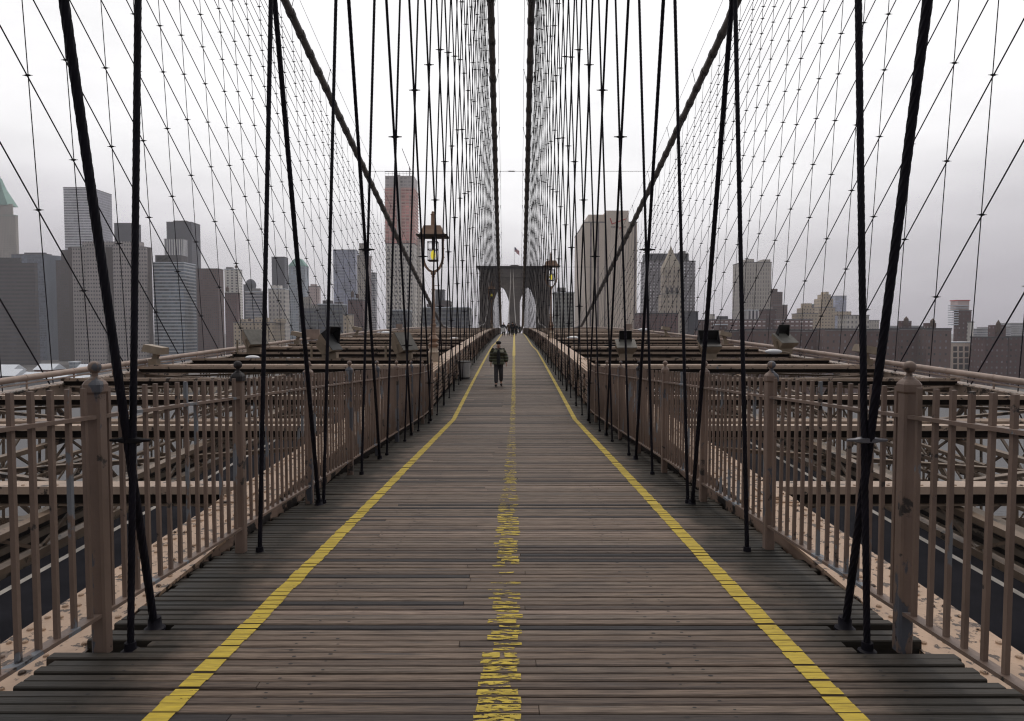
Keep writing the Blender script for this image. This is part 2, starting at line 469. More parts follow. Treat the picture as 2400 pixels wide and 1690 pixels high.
tag(mb.build('worn_center_line', M['yellowworn']), kind='structure')
painted('yellow_center_line', mid_line, lambda z: (0 if z < 44 else .2), M['yellow'], .01)

# ================================================================= fences
def fence_post(parent, z, x, dark=False):
    base = B(x, z, hd(z)-.02); p = MB(); bx, by, bz = base
    w = .040; c = .011
    prof = [(w-c,-w),(w,-w+c),(w,w-c),(w-c,w),(-w+c,w),(-w,w-c),(-w,-w+c),(-w+c,-w)]
    def ring(s, zz): return [(bx+q[0]*s, by+q[1]*s, bz+zz) for q in prof]
    levels = [(1,0),(1,1.44),(1.25,1.452),(1.25,1.492),(1.12,1.502),(.95,1.512),(.55,1.526)]
    o = []
    for s_, zz in levels: o += ring(s_, zz)
    fs = []
    for i in range(len(levels)-1):
        for k in range(8): fs.append((i*8+k, i*8+(k+1)%8, i*8+8+(k+1)%8, i*8+8+k))
    fs.append(tuple(range((len(levels)-1)*8, len(levels)*8)))
    p.add(o, fs, 0)
    if dark:
        for i in range(len(p.f)):
            if 8*2 <= i: p.m[i] = 1
    ob = p.build('fence_post', [M['paint'], M['blackpaint']], parent)
    q = MB(); q.lathe((bx,by,bz+1.524), [(.030,0),(.017,.012),(.015,.03),(.02,.04)], 12)
    q.ball((bx,by,bz+1.586), .034, 16, 11)
    q.build('finial', M['blackpaint'] if dark else M['paint'], ob, smooth=40)
    return base
for s in (-1, 1):
    z0, st = (3.71, 1.9) if s < 0 else (3.74, 1.95)
    t = empty('picket_fence', B(s*2.225, z0, -1.6), 'mauve iron picket fence with ball topped posts along the %s walkway edge' % SIDE[s], 'fence', 'picket fences along the walkway')
    zs = [z0+st*k for k in range(-1, 9)]
    zs[-1] = min(zs[-1], 19.0)
    bases = []
    for k, z in enumerate(zs):
        bases.append(fence_post(t, z, s*2.225, dark=(k == (2 if s < 0 else 5))))
    for k in range(len(zs)-1):
        a, b = bases[k], bases[k+1]; d = (b-a); ln = d.length; d.normalize()
        for hz, nm in ((1.315,'upper_rail'),(.225,'lower_rail')):
            mb = MB(); mb.bar(a+Vector((0,0,hz))+d*.045, b+Vector((0,0,hz))-d*.045, .062, .020)
            pn = mb.build(nm, M['bar'], t)
        n = 14
        for j in range(n):
            q = a + d*(ln*(j+.75)/(n+.5)); x, y, zz = q
            bb = MB(); w = .0115; ja = R.uniform(-.007,.007)
            bb.hexa([(x-w,y-w,zz+.215),(x+w,y-w,zz+.215),(x+w,y+w,zz+.215),(x-w,y+w,zz+.215),
                     (x-w+ja,y-w,zz+1.475),(x+w+ja,y-w,zz+1.475),(x+w+ja,y+w,zz+1.475),(x-w+ja,y+w,zz+1.475)])
            bb.build('baluster', M['bar'], pn)

# ================================================================= girders beside the walkway
for s in (-1, 1):
    t = empty('plate_girder', B(s*2.7, 3.7, hT(3.7)-1.95), 'long riveted peach painted girder top and slatted side beside the %s walkway edge' % SIDE[s], 'girder', 'girders beside the walkway')
    zs = frange(1.0, 18.2, 1.72) + frange(20, 150, 5)[0:]
    top = lambda z: hT(z)-1.95
    a, b = sorted((s*2.375, s*2.93)); g = MB()
    g.strip(a, b, top, lambda z: top(z)-.025, zs)
    for z in frange(1.5, 26, .16):
        for xo in (2.44, 2.57, 2.80, 2.88):
            if R.random() < .12: continue
            c = B(s*xo+R.uniform(-.006,.006), z+R.uniform(-.01,.01), top(z)); r = R.uniform(.016, .023)
            g.lathe(c, [(r,-.002),(r*.85,.009),(r*.4,.015)], 7)
    for k in range(0, 7):                  # splice plates and loose bolts
        z = 2.9+k*3.8
        x0, x1 = sorted((s*2.66, s*2.92))
        g.hexa([B(x0,z,top(z)-.002),B(x1,z,top(z)-.002),B(x1,z+.5,top(z+.5)-.002),B(x0,z+.5,top(z+.5)-.002),
                B(x0,z,top(z)+.016),B(x1,z,top(z)+.016),B(x1,z+.5,top(z+.5)+.016),B(x0,z+.5,top(z+.5)+.016)])
        for i in range(8):
            c = B(s*R.uniform(2.69,2.9), z+R.uniform(.03,.47), top(z)+.02)
            g.lathe(c, [(.022,-.002),(.022,.018),(.012,.02),(.012,.032)], 6)
    g.build('top_plate', M['plate'], t)
    wz = [z for z in zs]
    mb = MB(); a, b = sorted((s*2.40, s*2.43))
    mb.strip(a, b, lambda z: top(z)-.026, lambda z: top(z)-.36, wz)
    a, b = sorted((s*2.86, s*2.90)); mb.strip(a, b, lambda z: top(z)-.026, lambda z: top(z)-.36, wz)
    mb.build('web_plate', M['web'], t)
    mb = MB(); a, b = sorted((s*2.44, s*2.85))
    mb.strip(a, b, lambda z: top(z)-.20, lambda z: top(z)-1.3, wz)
    mb.build('dark_gap_fill', M['beamweb'], t)  # dark block painting the shaded gap below the top plate
    # slatted side rail beyond the fence
    for k in range(6):
        mb = MB(); a, b = sorted((s*2.345, s*2.375)); o = .13 + k*.135
        mb.strip(a, b, lambda z: hd(z)+o+.05, lambda z: hd(z)+o-.03, frange(19.2, 150, 5))
        mb.build('side_slat', M['web'], t)
    for k, z in enumerate(frange(19.3, 92, 1.9)[:-1]):
        mb = MB(); mb.bar(B(s*2.33,z,hd(z)), B(s*2.33,z,hd(z))+Vector((0,0,.98)), .06, .06, (0,1,0))
        mb.build('rail_upright', M['web'], t)

# ================================================================= cross beams over the roadways
beam_z = [7.51+3.8*k for k in range(0, 38)]
for s in (-1, 1):
    for k, z in enumerate(beam_z):
        h = hT(z)-1.97; mb = MB()
        x0, x1 = sorted((s*2.90, s*12.6)); c = B((x0+x1)/2, z, h)
        def slab(dz0, dz1, h0, h1, mi=0):
            mb.hexa([B(x0,z+dz0,h+h0),B(x1,z+dz0,h+h0),B(x1,z+dz1,h+h0),B(x0,z+dz1,h+h0),
                     B(x0,z+dz0,h+h1),B(x1,z+dz0,h+h1),B(x1,z+dz1,h+h1),B(x0,z+dz1,h+h1)], mi)
        slab(-.17, .17, -.018, 0); slab(-.17, -.15, -.085, -.0185); slab(.15, .17, -.085, -.0185)
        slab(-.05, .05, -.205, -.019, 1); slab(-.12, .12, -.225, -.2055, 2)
        if z < 40:
            for i in range(26):
                mb.lathe(B(x0+.2+i*.37, z-.10, h), [(.02,-.001),(.017,.01),(.008,.015)], 6)
        if k % 3 == 1 and z < 90:           # conduits on the far side of the beam
            for dz_, r in ((.30,.035),(.42,.05)):
                mb.tube([B(x0+.2, z+dz_, h+.02), B(x1-.2, z+dz_, h+.02)], r, 8)
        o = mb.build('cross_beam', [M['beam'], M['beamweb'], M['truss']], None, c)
        tag(o, 'flat topped dark steel beam across the %s roadway, %s counting away from the viewer' % (SIDE[s], ordw(k+1)), 'beam', 'cross beams over the roadways')

# ================================================================= outer trusses
for s in (-1, 1):
    X = 12.8
    t = empty('outer_truss', B(s*X, 16, hT(16)-2.1), 'tan lattice truss with round pipe rail on top along the outer %s side' % SIDE[s], 'truss', 'outer trusses of the bridge')
    zs = frange(8, 18.2, 3.4) + frange(22, 150, 6) + frange(165, 430, 25)
    mb = MB(); a, b = sorted((s*(X-.26), s*(X+.26)))
    mb.strip(a, b, lambda z: hT(z)-2.12, lambda z: hT(z)-2.15, zs)
    a, b = sorted((s*(X-.22), s*(X-.18))); mb.strip(a, b, lambda z: hT(z)-2.151, lambda z: hT(z)-2.52, zs)
    a, b = sorted((s*(X+.18), s*(X+.22))); mb.strip(a, b, lambda z: hT(z)-2.151, lambda z: hT(z)-2.52, zs)
    for z in frange(12, 60, .22):
        mb.lathe(B(s*(X-.21), z, hT(z)-2.12), [(.026,-.002),(.02,.014)], 6)
    mb.build('top_chord', M['trusschord'], t)
    mb = MB(); a, b = sorted((s*(X-.2), s*(X+.2)))
    mb.strip(a, b, lambda z: hT(z)-6.1, lambda z: hT(z)-6.5, zs)
    a, b = sorted((s*(X-.12), s*(X-.04))); mb.strip(a, b, lambda z: hT(z)-4.35, lambda z: hT(z)-4.5, zs)
    mb.build('bottom_chord', M['truss'], t)
    mb = MB()
    mb.tube([B(s*(X-.05), z, hT(z)-1.83) for z in zs], .085, 12)
    for z in frange(10, 90, 1.9): mb.tube([B(s*(X-.05),z-.03,hT(z-.03)-1.83), B(s*(X-.05),z+.03,hT(z+.03)-1.83)], .093, 12)
    mb.tube([B(s*(X-.10), z, hT(z)-1.97) for z in zs], .022, 6)
    for z in frange(10, 140, 1.9): mb.bar(B(s*(X-.08),z,hT(z)-2.13), B(s*(X-.08),z,hT(z)-1.86), .035, .035, (0,1,0))
    mb.build('pipe_rail', M['pipe'], t, smooth=40)
    vz = [10.9+1.9*k for k in range(0, 64)]
    for k, z in enumerate(vz):
        mb = MB(); hh, lo = hT(z)-2.5, hT(z)-6.1
        for dz_ in (-.14, .14):
            mb.bar(B(s*(X-.12), z+dz_, lo), B(s*(X-.12), z+dz_, hh), .045, .05, (1,0,0))
            mb.bar(B(s*(X+.12), z+dz_, lo), B(s*(X+.12), z+dz_, hh), .045, .05, (1,0,0))
        if z < 60:
            n = 10
            for i in range(n):
                y0 = lo+(hh-lo)*i/n; y1 = lo+(hh-lo)*(i+1)/n; f = 1 if i % 2 else -1
                mb.bar(B(s*(X-.13), z-.13*f, y0), B(s*(X-.13), z+.13*f, y1), .035, .012, (1,0,0))
        mb.build('laced_post', M['truss'], t)
    for k in range(0, 62, 2):
        za, zb = vz[k], vz[k+2]
        mb = MB()
        mb.bar(B(s*(X-.05), za, hT(za)-2.5), B(s*(X-.05), zb, hT(zb)-6.1), .05, .15, (1,0,0))
        mb.build('diagonal', M['truss'], t)
        mb = MB()
        mb.bar(B(s*(X+.08), zb, hT(zb)-2.5), B(s*(X+.08), za, hT(za)-6.1), .04, .07, (1,0,0))
        mb.tube([B(s*(X+.08), za+(zb-za)*.30, hT(za)-6.1+3.6*.30), B(s*(X+.08), za+(zb-za)*.42, hT(za)-6.1+3.6*.42)], .075, 8)
        mb.build('tie_rod', M['truss'], t)
        mb = MB(); mb.lathe(B(s*(X-.2), zb, hT(zb)-4.6), [(.0,0),(.22,.02),(.26,.2),(.2,.34),(.0,.36)], 10)
        mb.build('joint_casting', M['truss'], t)

# ================================================================= lateral bracing and lattice stringers
for s in (-1, 1):
    for (X, top_, dep_, st, nm) in ((7.6, -2.21, .46, .63, 'lattice stringer under the cross beams above the middle of the %s roadway'),
                                (10.5, -3.45, .62, .76, 'lattice stringer hung between parapet and outer truss on the %s side'),
                                (5.0, -2.21, .34, .63, 'shallow lattice stringer under the cross beams close beside the %s walkway girder')):
        t = empty('lattice_stringer', B(s*X, 10, hT(10)+top_), 'long tan ' + nm % SIDE[s], 'lattice girder', 'lattice stringers over the roadways')
        zs = frange(4, 18.2, 3.55) + frange(22, 110, 6)
        for (o0, o1, pn) in ((0, -.07, 'upper_chord'), (-dep_, -dep_-.07, 'lower_chord')):
            mb = MB(); a, b = sorted((s*(X-.06), s*(X+.06))); mb.strip(a, b, lambda z: hT(z)+top_+o0, lambda z: hT(z)+top_+o1, zs); mb.build(pn, M['truss'], t)
        mb = MB(); z = 4.0; up_ = True
        while z < 75:
            ha, hb = (top_-.05, top_-dep_-.02) if up_ else (top_-dep_-.02, top_-.05)
            mb.bar(B(s*X, z, hT(z)+ha), B(s*X, z+st, hT(z+st)+hb), .035, .03, (1,0,0)); z += st; up_ = not up_
        mb.build('lacing', M['truss'], t)
    k = 0
    for i in range(0, 17):
        za, zb = beam_z[i]-3.8*(i == -1), beam_z[i]+3.8
        for (x0, x1) in ((3.0, 12.4), (12.4, 3.0)):
            k += 1; mb = MB(); p0, p1 = B(s*x0, za, hT(za)-2.24), B(s*x1, zb, hT(zb)-2.24)
            if x0 > x1: p0 -= Vector((0,0,.07)); p1 -= Vector((0,0,.07))
            mb.bar(p0, p1, .09, .016); mb.bar(p0-Vector((0,0,.035)), p1-Vector((0,0,.035)), .014, .052)
            tag(mb.build('sway_brace', M['truss'], None, (p0+p1)/2), 'flat tan brace slanting under the beams over the %s roadway, %s counting away' % (SIDE[s], ordw(k)), 'brace', 'lateral braces over the roadways')

# ================================================================= roadways
for s in (-1, 1):
    D = 5.0; top = lambda z: hT(z)-D; zs = frange(2, 18.2, 5.4) + frange(24, 150, 9) + frange(170, 430, 30)
    mb = MB(); a, b = sorted((s*2.9, s*9.35)); mb.strip(a, b, top, lambda z: top(z)-.5, zs)
    tag(mb.build('roadway', M['asphalt']), kind='structure')
    mb = MB(); a, b = sorted((s*8.87, s*9.0)); mb.strip(a, b, lambda z: top(z)+.004, lambda z: top(z)+.001, zs)
    tag(mb.build('road_edge_line', M['lane']), kind='structure')
    mb = MB()
    if s > 0:
        mb.strip(6.98, 7.09, lambda z: top(z)+.004, lambda z: top(z)+.001, zs)
    else:
        for z in frange(6, 120, 9):
            mb.strip(-6.1, -6.0, lambda q: top(q)+.004, lambda q: top(q)+.001, [z, z+3])
    tag(mb.build('road_lane_line', M['lane']), kind='structure')
    t = empty('road_barrier', B(s*9.6, 10, top(10)), 'tan steel parapet with dark recesses at the outer edge of the %s roadway' % SIDE[s], 'barrier', 'parapets along the roadways')
    mb = MB(); a, b = sorted((s*9.36, s*9.62)); mb.strip(a, b, lambda z: top(z)+.20, lambda z: top(z)-.45, zs); mb.build('kerb', M['barrier'], t)
    mb = MB(); a, b = sorted((s*9.70, s*9.80)); mb.strip(a, b, lambda z: top(z)+.78, lambda z: top(z)-.5, zs); mb.build('wall', M['barrierdark'], t)
    for o, th, wd in ((.80,.12,.22),(.46,.13,.12)):
        mb = MB(); a, b = sorted((s*(9.69-wd), s*9.84 if o > .7 else s*9.699))
        mb.strip(a, b, lambda z: top(z)+o, lambda z: top(z)+o-th, zs); mb.build('rail', M['barrier'], t)
    mb = MB(); a, b = sorted((s*10.2, s*10.6)); mb.strip(a, b, lambda z: top(z)+.2, lambda z: top(z)-.1, zs); mb.build('outer_ledge', M['barrier'], t)
    # floor beams carrying the roadway
    for k, z in enumerate([5.6+3.8*i for i in range(16)]):
        mb = MB(); x0, x1 = sorted((s*9.85, s*13.0)); h = top(z)-.3
        mb.hexa([B(x0,z-.12,h-.6),B(x1,z-.12,h-.6),B(x1,z+.12,h-.6),B(x0,z+.12,h-.6),B(x0,z-.12,h),B(x1,z-.12,h),B(x1,z+.12,h),B(x0,z+.12,h)])
        mb.bar(B(s*9.9,z,h-.1), B(s*12.6,z,hT(z)-4.5), .10, .10, (0,1,0))
        o = mb.build('floor_beam', M['truss'], None, B((x0+x1)/2, z, h))
        tag(o, 'tan bracketed floor beam between the %s parapet and outer truss, %s counting away' % (SIDE[s], ordw(k+1)), 'beam', 'floor beams beside the roadways')

# ================================================================= main cables, suspenders, stays
def solve_cable(zf, hf):
    z = zf
    for _ in range(12): z = zf - .045*(hcable(z)-hf)
    return z
TOWER = (-6.6, 33.0)
cable_bands = {}
for s in (-1, 1):
    for kind, xa in (('inner', (lambda z, h, s=s: a_in(z, h) + INOFF[s]*max(0, 1-z/60))), ('outer', a_out)):
        zs = frange(-6, 150, 3) + frange(156, 440, 6)
        P_ = lambda z, dh=0, dx=0: B(s*xa(z, hcable(z))+dx, z, hcable(z)+dh)
        lab = 'thick wrapped main cable climbing close beside the %s edge of the walkway' if kind == 'inner' else 'thick wrapped main cable climbing over the outer truss on the %s'
        t = empty('main_cable', P_(60), lab % SIDE[s], 'cable', 'main suspension cables')
        mb = MB(); mb.tube([P_(z) for z in zs], .25 if kind == 'outer' else .215, 14); mb.build('wrapped_cable', M['cable'], t, smooth=60)
        if kind == 'inner': sus = [3.71+1.9*k for k in range(57)]
        else: sus = [15.0+1.86*k for k in range(52)]
        for zf in sus:
            hf = hd(zf)+.02 if kind == 'inner' else hT(zf)-2.1
            zt = solve_cable(zf, hf)
            if hcable(zt) - hf < .5 or zt < 30: continue
            mb = MB(); mb.tube([P_(zt-.2), P_(zt+.2)], .29 if kind == 'outer' else .25, 12)
            for q in (-.12, .12): mb.bar(P_(zt+q, -.37), P_(zt+q, .37), .07, .09, (0,1,0))
            mb.bar(P_(zt, -.42), P_(zt, -.2), .12, .2, (0,1,0))
            mb.build('cable_band', M['band'], t)
        for dx in (-.42, .42):
            mb = MB(); mb.tube([P_(z, 1.15, dx) for z in zs], .014, 5); 
            for z in frange(34, 110, 7.6):
                mb.bar(P_(z, 0, dx*.4), P_(z, 1.15, dx), .03, .03, (0,1,0)); mb.ball(P_(z, 1.15, dx), .05, 6, 5)
            mb.build('hand_wire', M['wire'], t)
        # suspenders
        cnt = 0; lines = []
        for zf in sus:
            if zf > 20: zf += R.uniform(-.22, .22)
            hf = hd(zf)-.02 if kind == 'inner' else hT(zf)-2.1
            zt = solve_cable(zf, hf); ht = hcable(zt)
            if ht - hf < .4: continue
            cnt += 1
            x0, x1 = xa(zf, hf), xa(zt, ht)
            p0, p1 = B(s*x0, zf, hf), B(s*x1, zt, ht)
            mb = MB(); r = .0185 if kind == 'inner' else .0145
            near = kind == 'inner' and zf < 12
            if near:
                f = min(1, 7.0/(p1-p0).length) ; pm = p0.lerp(p1, f)
                mb.rope(p0, pm, r, .30, .025); mb.tube([pm, p1], r*.9, 8)
            else: mb.tube([p0, p1], r*(.93 if zf < 25 else max(.80, .93-.13*(zf-25)/35)), 6 if zf > 30 else 8)
            if kind == 'inner':
                if zf < 40:
                    mb.lathe(p0, [(.05,.0),(.05,.012),(.032,.02),(.03,.06)], 10)
                lab = 'upright dark wire rope at the %s edge of the walkway, %s counting from the viewer'
            else: lab = 'upright thin wire rising from the outer %s truss, %s counting from the viewer'
            o = mb.build('suspender_rope', M['rope'] if kind == 'inner' else M['wire'], None, p0, smooth=50 if near else 60)
            tag(o, lab % (SIDE[s], ordw(cnt)), 'wire rope', 'upright suspender ropes of the bridge')
            lines.append((zf, hf, zt, ht))
        # stays
        k = 0; zf = 4.02 if kind == 'inner' else 14.9
        while zf < (88 if kind == 'inner' else 101):
            k += 1
            hf = hd(zf)-.02 if kind == 'inner' else hT(zf)-2.1
            sl = (zf-TOWER[0])/(TOWER[1]-hf)
            x0 = xa(zf, hf)
            ztop, htop = TOWER
            xtop = (2.07-.037*34.6 + INOFF[s]) if kind == 'inner' else a_out(ztop, htop)
            off = .03
            p0, p1 = B(s*(x0+off), zf, hf), B(s*(xtop+off), ztop, htop)
            mb = MB(); r = .0225 if kind == 'inner' else .0205
            near = kind == 'inner' and zf < 12
            if near:
                f = min(1, 8.0/(p1-p0).length); pm = p0.lerp(p1, f)
                mb.rope(p0, pm, r, .42, .03); mb.tube([pm, p1], r*.9, 8)
            else: mb.tube([p0, p1], r*(.93 if zf < 25 else max(.80, .93-.13*(zf-25)/35)), 6 if zf > 30 else 8)
            if kind == 'inner' and zf < 40:
                mb.lathe(p0, [(.06,.0),(.06,.015),(.04,.025),(.037,.08)], 10)
            # clamps where the stay crosses suspenders
            solo = []
            for (a, b, c, d) in lines:
                if a >= zf-.05: break
                # stay: z = zf - sl*(h-hf) ; suspender: z = a - .045*(h-b)
                hx = (zf - a + sl*hf - .045*b)/(sl-.045)
                if hx < hf+.3 or hx > d-.3: continue
                zx = a - .045*(hx-b)
                if zx < 1.5: continue
                q = B(s*(xa(zx, hx)+off*.5), zx, hx)
                if zx > (58 if kind == 'inner' else 80): continue
                if kind == 'inner': w_, t_ = (.11 if zx < 30 else .085), .022
                else: w_, t_ = .14, .030
                m2 = MB(); tg = solo if zx < (19 if kind == 'inner' else 33) and abs(hx)/zx < .56 else None
                tgt = m2 if tg is not None else mb
                e = Vector((w_, 0, 0))
                tgt.tube([q-e, q-e*.62, q-e*.55, q-e*.2, q+e*.2, q+e*.55, q+e*.62, q+e], [.008,.011,t_*.62,t_*1.05,t_*1.05,t_*.62,.011,.008], 6)
                if tg is not None: solo.append(m2)
            lab = ('slanting thick wire rope at the %s edge of the walkway, %s counting from the viewer' if kind == 'inner'
                   else 'slanting thin wire above the outer %s truss, %s counting from the viewer')
            o = mb.build('stay_rope', M['rope'] if kind == 'inner' else M['wire'], None, p0, smooth=60)
            tag(o, lab % (SIDE[s], ordw(k)), 'wire rope', 'slanting stay ropes of the bridge')
            for m2 in solo: m2.build('rope_clamp', M['clampgrey'] if (kind == 'inner' and s > 0 and k == 1) else M['clamp'], o, smooth=50)
            zf += (3.42 if kind == 'inner' else 3.72) + (R.uniform(-.25,.25) if zf > 18 else 0)

# thin wires strung across between the cables
for (zw, py, lab) in ((62.0, 0, 'thin wire strung high across the walkway between the four main cables'),
                      (104.0, 0, 'faint thin wire strung low across the walkway just above the far tower top')):
    h = hcable(zw); mb = MB(); xs = [-a_out(zw,h), -a_in(zw,h), a_in(zw,h), a_out(zw,h)]
    if zw > 100: h = (845-626)/F*zw; xs = [-13.4, -5, 5, 13.4]
    mb.tube([B(x, zw, h) for x in xs], .022, 5)
    mb.tube([B(-.3, zw, h), B(.3, zw, h)], .05, 6)
    tag(mb.build('cross_wire', M['wire'], None, B(0, zw, h)), lab, 'wire')

# ================================================================= lamp posts
def lamp_post(s, z, x, label, k):
    base = B(s*x, z, hT(z)-1.95); bx, by, bz = base
    t = empty('lamp_post', base, label, 'street lamp', 'bronze lamp posts along the walkway')
    mb = MB(); mb.box(bx-.21,by-.21,bz-.05,bx+.21,by+.21,bz+.34); mb.lathe(base, [(.27,.34),(.27,.38),(.21,.42),(.17,.50),(.16,.56)], 8)
    mb.build('pedestal', M['lampbase'], t)
    mb = MB()
    mb.lathe(base, [(.14,.55),(.20,.62),(.22,.70),(.15,.76),(.12,.80),(.19,.86),(.21,.92),(.15,1.02),(.10,1.08),(.12,1.12),(.09,1.16),(.085,1.45),(.115,1.47),(.115,1.52),(.085,1.54),(.08,1.66),(.10,1.68),(.10,1.72),(.072,1.74),(.062,2.9),(.08,2.92),(.08,2.95),(.056,2.97),(.05,3.42),(.07,3.44),(.07,3.48),(.05,3.50),(.10,3.56),(.11,3.62),(.06,3.66)], 14)
    mb.bar(base+Vector((0,0,3.1)), base+Vector((.28,0,3.1)), .02, .02, (0,1,0))
    mb.build('shaft', M['lamp'], t, smooth=35)
    mb = MB()                                   # U shaped yoke
    pts = [(-.40,5.10),(-.40,4.25),(-.37,4.05),(-.29,3.86),(-.17,3.72),(0,3.64),(.17,3.72),(.29,3.86),(.37,4.05),(.40,4.25),(.40,5.10)]
    for i in range(len(pts)-1):
        mb.bar((bx+pts[i][0],by,bz+pts[i][1]), (bx+pts[i+1][0],by,bz+pts[i+1][1]), .09, .115, (0,1,0))
    for sx in (-1,1):
        for zz in (4.95,4.6,4.25,4.0): mb.ball((bx+sx*(.44 if zz > 4.1 else .40),by,bz+zz), .035, 6, 5)
    mb.build('yoke', M['lamp'], t)
    mb = MB(); q = [(.56,5.12),(.50,5.14),(.40,5.34),(.34,5.50)]
    for i in range(len(q)-1):
        (r0,h0),(r1,h1) = q[i],q[i+1]
        mb.hexa([(bx-r0,by-r0,bz+h0),(bx+r0,by-r0,bz+h0),(bx+r0,by+r0,bz+h0),(bx-r0,by+r0,bz+h0),(bx-r1,by-r1,bz+h1),(bx+r1,by-r1,bz+h1),(bx+r1,by+r1,bz+h1),(bx-r1,by+r1,bz+h1)])
    rf = mb.build('roof', M['lamp'], t)
    mb = MB(); mb.box(bx-.62,by-.62,bz+5.075,bx+.62,by+.62,bz+5.118); mb.build('eave', M['lampdark'], rf)
    mb = MB(); mb.lathe(base, [(.10,5.50),(.085,5.55),(.075,5.95),(.10,5.97),(.10,6.0),(.06,6.02),(.055,6.10),(.02,6.12)], 10); mb.build('chimney', M['lamp'], rf)
    mb = MB()                                   # lantern cage and glass
    for sx in (-1,1):
        for sy in (-1,1): mb.bar((bx+sx*.19,by+sy*.19,bz+4.12), (bx+sx*.20,by+sy*.20,bz+4.88), .02, .02, (0,1,0))
    for zz in (4.12,4.56,4.86):
        for sx in (-1,1):
            mb.bar((bx+sx*.2,by-.2,bz+zz),(bx+sx*.2,by+.2,bz+zz),.02,.03); mb.bar((bx-.2,by+sx*.2,bz+zz),(bx+.2,by+sx*.2,bz+zz),.02,.03)
    mb.bar((bx,by,bz+4.55),(bx,by,bz+5.08),.09,.09,(0,1,0))
    mb.box(bx-.17,by-.17,bz+4.08,bx+.17,by+.17,bz+4.13)
    lt = mb.build('lantern', M['lampdark'], t)
    mb = MB(); mb.box(bx-.165,by-.165,bz+4.15,bx+.165,by+.165,bz+4.54); mb.build('glass', M['glass'], lt)
    mb = MB(); mb.ball((bx,by,bz+4.34), .10, 12, 9, sc=(1,1,1.9)); mb.build('bulb', M['glow'], lt, smooth=60)
    t.scale = (k, k, k)
lamp_post(-1, 24.8, 2.86, 'tall bronze lamp post with glowing yellow bulb beside the left end of the fence', .9)
lamp_post(1, 46.5, 2.75, 'bronze lamp post with glowing yellow bulb at the right walkway edge before the tower', .97)
lamp_post(-1, 92.0, 2.75, 'small distant bronze lamp post at the left walkway edge in front of the tower', 1.05)

# ================================================================= floodlights
def floodlight(x, z, d, size, label, grey=False, pole=True, zadd=0.0, visor=True, wide=False):
    base = B(x, z, hT(z)-1.96+zadd); t = empty('floodlight', base, label, 'floodlight', 'floodlights on the beams over the roadways')
    d = Vector(d).normalized(); rt = d.cross(Vector((0,0,1))).normalized(); up = rt.cross(d)
    c = base + Vector((0,0,.62*size))
    def L(a, b, e): return c + rt*(a*size) + up*(b*size) + d*(e*size)
    def frus(mb, w0, h0, e0, w1, h1, e1, mi=0):
        mb.hexa([L(-w0,-h0,e0),L(w0,-h0,e0),L(w0,h0,e0),L(-w0,h0,e0),L(-w1,-h1,e1),L(w1,-h1,e1),L(w1,h1,e1),L(-w1,h1,e1)], mi)
    mb = MB()
    frus(mb, .26,.24,-.48, .46,.40,-.05); frus(mb, .46,.40,-.049, .50,.43,.10)
    hs = mb.build('housing', M['flood'], t)
    mb = MB()                                    # visor: back panel with two shallow cheeks
    vw = .5 if wide else .30
    panels = [(-vw,.41,vw,.41,.62,.62)] + ([(-.48,-.10,-.48,.41,.16,.60),(.48,-.10,.48,.41,.16,.60)] if wide else [(-vw,.18,-vw,.41,.2,.6),(vw,.18,vw,.41,.2,.6)])
    for (a0,b0,a1,b1,e0,e1) in panels:
        p = [L(a0,b0,.10),L(a1,b1,.10),L(a1,b1,e1),L(a0,b0,e0)]
        n = (p[1]-p[0]).cross(p[2]-p[0]).normalized()*.012*size
        mb.hexa([q-n for q in p]+[q+n for q in p], 0)
    if visor: mb.build('visor', M['floodin'], hs)
    mb = MB(); frus(mb, .49,.42,.101, .49,.42,.125); mb.build('lens', M['floodglass'] if grey else M['floodin'], hs)
    mb = MB()
    for sx in (-1,1): mb.bar(L(sx*.52,-.05,0), base+rt*(sx*.30*size)+Vector((0,0,.10*size)), .07*size, .03*size, (0,1,0))
    mb.box(base.x-.30*size, base.y-.2*size, base.z-.02, base.x+.30*size, base.y+.2*size, base.z+.22*size)
    mb.build('bracket', M['flood'], t)
    if pole:
        mb = MB(); q = base+Vector((-.75*size,-.1,0)); mb.tube([q-Vector((0,0,.05)), q+Vector((0,0,.55*size))], .045*size, 8); mb.build('stub_post', M['flood'], t)
floodlight(-11.6, 30.3, (.66,-.40,.60), 1.0, 'tan floodlight tilted up to the right, farthest out over the left roadway', True, visor=False)
floodlight(-7.15, 26.5, (.80,-.16,.58), .95, 'tan floodlight with dark hood aimed up right, middle one over the left roadway', wide=True)
floodlight(-4.20, 26.5, (.74,-.42,.55), .98, 'tan floodlight with grey lens tilted up right, closest to the lamp post', True, visor=False)
floodlight(4.55, 26.5, (.0,-.46,.88), .80, 'tan floodlight with black upright hood over the right roadway, closest to the walkway', True, False)
floodlight(7.85, 26.5, (.0,-.38,.92), .82, 'wide tan floodlight with black open hood, middle one over the right roadway', False, False, wide=True)
floodlight(12.1, 29.6, (.16,-.50,.86), .92, 'large tan floodlight with shiny reflector beside the right outer pipe rail', True, False)
